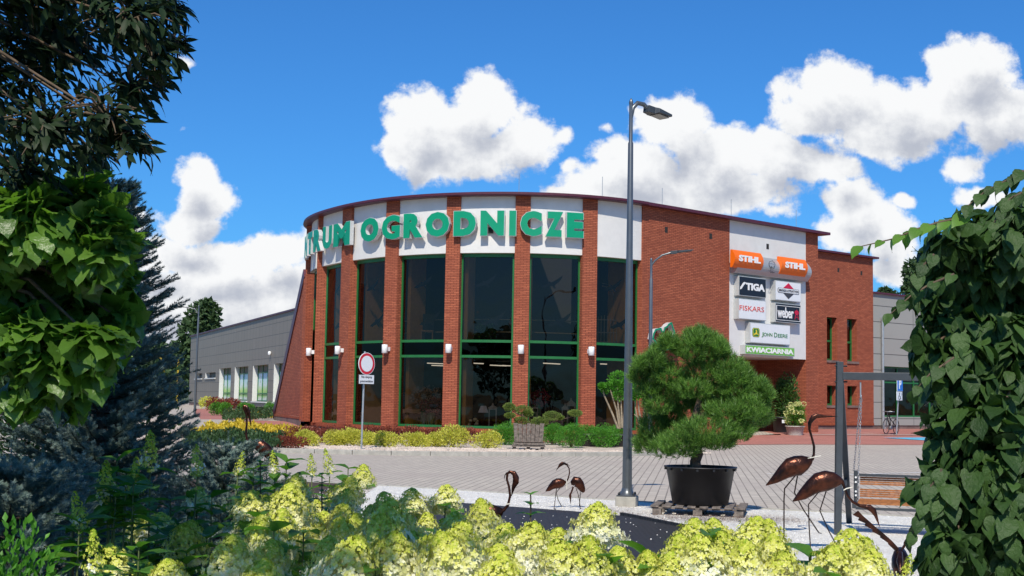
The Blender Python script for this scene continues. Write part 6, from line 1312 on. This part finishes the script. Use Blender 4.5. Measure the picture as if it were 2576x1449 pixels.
def head_mesh(seed, kind):
    """conical panicle; kind 0 full white and yellow, 1 yellow green, 2 slim half open"""
    r = np.random.default_rng(seed); n_ = (760, 820, 230)[kind]; H, R_ = ((.150, .104), (.140, .098), (.19, .048))[kind]
    t = r.random(n_) ** (1.25 if kind != 2 else 1.0); a = r.uniform(0, 6.283, n_)
    prof = np.sin(np.clip(t * 1.0 + .10, 0, 1) * math.pi) * 0 + np.clip(t * 5 + .25, 0, 1) ** .5 * (1 - .60 * t) * (1 - t ** 5) ** .5
    lump = 1 + .16 * np.sin(a * 3 + t * 9 + seed) + .12 * np.sin(a * 5 - t * 14)
    if kind == 2: lump *= .65 + .6 * np.abs(np.sin(t * 17 + a))
    rad = R_ * prof * lump * (.55 + .52 * r.random(n_) ** .6); P = np.c_[np.cos(a) * rad, np.sin(a) * rad, H * t - .01]
    d_ = np.c_[np.cos(a), np.sin(a), .55 * t + r.normal(0, .25, n_)] + rdir(n_, r) * .35
    ti = {0: t * .9 - .08, 1: .24 + t * .58, 2: .55 + t * .4}[kind] + r.normal(0, .05, n_)
    sz = {0: .0128 * (1.2 - .70 * t), 1: .0102 * (1.1 - .5 * t), 2: .008 * (1.1 - .4 * t)}[kind] * r.uniform(.75, 1.3, n_)
    if kind == 2: k = r.random(n_) < .10; k &= t < .35; ti[k] = -.1; sz[k] = .017
    o_ = scatter('flower_head', PET, None, FLT, FLF, P, frames(d_, rdir(n_, r)), sz, attr=ti); me = o_.data; bpy.data.objects.remove(o_); return me
HM = {k: [head_mesh(100 * k + s_, k) for s_ in range(5)] for k in range(3)}
r = np.random.default_rng(99)
def hyd_shrub(label, heads, group='panicle hydrangeas in the foreground'):
    """heads: list of (pos, scale, kind)"""
    A_ = np.array([h[0] for h in heads]); base = np.array([A_[:, 0].mean(), A_[:, 1].mean() + .1, 0.]); root = thing('hydrangea_shrub', label, 'hydrangea', base, group); stems = MB(); LP = []; LD = []
    for p, s_, kd in heads:
        p = np.array(p); o_ = bpy.data.objects.new('flower_head', HM[kd][r.integers(5)]); COL.objects.link(o_); o_.parent = root; o_.location = p - base
        o_.scale = (s_, s_, s_ * r.uniform(.92, 1.12)); o_.rotation_euler = (r.normal(0, .16), r.normal(0, .16), r.uniform(0, 6.28))
        g0 = base + (p - base) * [.45, .45, 0]; mid = (g0 + p) / 2 + [(p[0] - base[0]) * .15, (p[1] - base[1]) * .15, .05]; stems.sweep([g0, mid, p + [0, 0, .02]], [.006, .005, .0035], 5, caps=False)
        for lv in range(6):
            a = r.uniform(0, 6.28); t = 1 - .07 * (lv + .3) / 1; q_ = p + (mid - p) * ((lv + .2) * .16 - .02)
            for sg in (0, math.pi): LP.append(q_); LD.append([math.cos(a + sg), math.sin(a + sg), r.uniform(-.1, .45)])
    cx_ = CX + A_[:, 0].mean() / A_[:, 1].mean() * F
    for q0_ in range(int(len(heads) * (2.6 if cx_ < 620 else .7))):
        h_ = np.array(heads[r.integers(len(heads))][0]) + [r.uniform(-.16, .16), r.uniform(-.16, .10), r.uniform(-.03, .09)]; stems.sweep([h_ - [0, 0, .35], h_ + [0, 0, .02]], [.005, .003], 5, caps=False)
        for lv in range(4):
            a = r.uniform(0, 6.28)
            for sg in (0, math.pi): LP.append(h_ - [0, 0, lv * .045 - .01]); LD.append([math.cos(a + sg), math.sin(a + sg), r.uniform(.1, .8) - lv * .1])
    stems.build('stems', plain('green hydrangea stem', (.10, .13, .04), .6), root)
    LP = np.array(LP); LD = np.array(LD) + rdir(len(LP), r) * .2; scatter('leaves', L_HYD, root, OVT, OVF, LP, frames(LD, np.tile([0, 0, 1.], (len(LP), 1)) + rdir(len(LP), r) * .25), r.uniform(.09, .16, len(LP)), smooth=True)
    return root
def hz(vx, d): return atY(vx, 1200, d)[0]
zones = {}
dm = lambda vx: float(np.interp(vx, [180, 260, 400, 560, 700, 800, 950, 1050, 1180, 1300, 1400, 1500], [5.2, 6.2, 6.8, 7.2, 8.0, 8.3, 8.0, 7.3, 6.6, 5.9, 5.3, 4.9]))
for d in np.arange(4.35, 8.4, .30):
    x = -2.6
    while x < .6:
        xx = x + r.uniform(-.09, .09); yy = d + r.uniform(-.12, .12); x += .235
        vx = CX + xx / yy * F; 
        if vx < 190 or vx > 1500 or yy > dm(vx) or yy > dm(min(vx + 30, 1499)): continue
        edge = dm(vx) - yy
        zt_ = .98 + .06 * math.sin(xx * 3.3 + yy * 2) + r.uniform(-.10, .08) - (.10 if vx > 1330 else 0) - (.07 if vx < 330 else 0) - .012 * max(0, 5 - yy)
        kd = 0 if yy < 5.5 and r.random() < .8 else (1 if r.random() < .72 else 0)
        if vx < 860 and r.random() < .85: kd = 1  # greener heads put the shade of the left side into petal colour
        if vx < 640 and edge < .55: kd = 2
        s_ = r.uniform(.85, 1.2) * (1.22 if kd == 0 else 1.10)
        if yy > 6.5: kd = 1 if r.random() < .75 else 0; s_ = r.uniform(.75, 1.0)
        if yy < 6.2 and r.random() < .12: continue
        if vx < 600 and r.random() < .38: continue
        key = (0 if vx < 560 else 1 if vx < 960 else 2) + (0 if yy < 5.6 else 3)
        zones.setdefault(key, []).append(((xx, yy, zt_ - .12), s_, kd))
# single heads that stand out in the photograph (x, y of base, distance, scale, kind)
def hp_(vx, vy, d): return atY(vx, vy, d)
zones[3] += [(hp_(378, 1178, 6.2), 1.0, 2), (hp_(268, 1258, 5.8), .95, 2), (hp_(332, 1245, 6.0), .95, 2), (hp_(205, 1330, 5.4), .85, 2), (hp_(235, 1440, 4.9), .8, 2), (hp_(497, 1195, 6.9), .9, 2), (hp_(600, 1192, 7.6), .75, 2)]
zones[4] += [(hp_(690, 1190, 8.0), .7, 2), (hp_(785, 1195, 8.2), .75, 2), (hp_(830, 1190, 8.2), .8, 2), (hp_(912, 1222, 8.0), .9, 1), (hp_(745, 1262, 7.6), 1.15, 1), (hp_(875, 1262, 7.6), 1.1, 1)]
zones[5] += [(hp_(1035, 1290, 6.9), 1.05, 1), (hp_(1120, 1280, 6.9), 1.0, 1), (hp_(975, 1300, 7.0), 1.05, 1), (hp_(1215, 1330, 6.2), 1.0, 1)]
zones[2] += [(hp_(1145, 1440, 4.7), 1.25, 0), (hp_(985, 1470, 4.5), 1.3, 0), (hp_(1325, 1425, 4.9), 1.2, 0), (hp_(1392, 1400, 5.1), .9, 1), (hp_(1255, 1400, 5.2), 1.1, 1)]
labs = {0: 'shaded grey green hydrangea, nearest at the lower left', 1: 'half shaded hydrangea at the bottom, left of the middle', 2: 'sunlit hydrangea with the largest white heads, bottom middle', 3: 'sparse hydrangea with slim half open lit tips, beside the dark spruce', 4: 'sunlit yellow green hydrangea reaching highest, below the kerb bed', 5: 'lime yellow hydrangea in front of the black mat and looped crane'}
for k in sorted(zones):
    H_ = zones[k]
    for part in range(0, len(H_), 95): hyd_shrub(labs[k] + ('' if part == 0 else ', rear part'), H_[part:part + 95])
hyd_shrub('single tall hydrangea stem with one big white head before the black mat', [(hp_(1500, 1365, 5.0), 1.12, 0)])
rc = []
for vx, vy, d, s_, kd in ((1745, 1400, 4.9, 1.15, 1), (1800, 1388, 5.1, 1.0, 1), (1715, 1440, 4.7, 1.1, 1), (1880, 1400, 5.0, 1.15, 1), (1935, 1405, 5.1, 1.05, 1), (1840, 1440, 4.8, 1.1, 1), (1945, 1455, 4.8, 1.1, 0), (1770, 1480, 4.5, 1.2, 0), (1880, 1490, 4.5, 1.15, 0), (1700, 1490, 4.5, 1.1, 1), (1970, 1500, 4.5, 1.1, 0)): rc.append((hp_(vx, vy, d), s_, kd))
hyd_shrub('broad clump of lime and white hydrangea heads, right of the black mat', rc)
hyd_shrub('hydrangea with sloping white and lime heads, lower right below the bending crane', [(hp_(2125, 1455, 4.8), 1.3, 1), (hp_(2160, 1440, 4.9), 1.0, 1), (hp_(2080, 1490, 4.6), 1.2, 0), (hp_(2180, 1500, 4.6), 1.2, 0)])
hyd_shrub('low hydrangea tips just showing at the bottom right of the mat', [(hp_(1635, 1475, 4.7), .9, 1), (hp_(1560, 1462, 4.7), 1.0, 1), (hp_(1475, 1465, 4.6), 1.2, 1), (hp_(1420, 1470, 4.6), 1.2, 0), (hp_(2275, 1470, 4.8), .6, 2)])
# leafy shoots without flowers
def shoot(label, x, y0_, y1_, d, n_=7, size=.11):
    b0 = atY(x, y1_, d); t0 = atY(x, y0_, d); root = thing('leafy_shoot', label, 'plant shoot', (b0[0], d, 0)); m = MB(); m.sweep([(b0[0], d, .1), b0, t0], [.006, .005, .003], 5); m.build('stem', TWIG, root); LP = []; LD = []
    for i in range(n_):
        a = i * 1.6 + .4; q_ = b0 + (t0 - b0) * i / (n_ - 1)
        for sg in (0, math.pi): LP.append(q_); LD.append([math.cos(a + sg), math.sin(a + sg), .15 + .5 * i / n_])
    sz = np.repeat(np.linspace(size, size * .45, n_), 2); scatter('leaves', leafmat('fresh hydrangea leaf', (.07, .20, .02), (.10, .27, .035), .4, .45), root, OVT, OVF, np.array(LP), frames(np.array(LD), np.tile([0, 0, 1.], (len(LP), 1))), sz, smooth=True)
shoot('bright green leafy shoot rising between the heads, left of the lone white head', 1335, 1245, 1400, 5.3)
shoot('green leafy shoot with red stem in front of the left crane', 655, 1165, 1290, 6.6, 6, .12)
shoot('leafy side shoot with pointed leaves at the far left of the hydrangeas', 185, 1290, 1400, 5.6, 6, .11)
shoot('upright leafy shoot left of the tallest yellow heads', 810, 1195, 1300, 7.4, 6, .10)
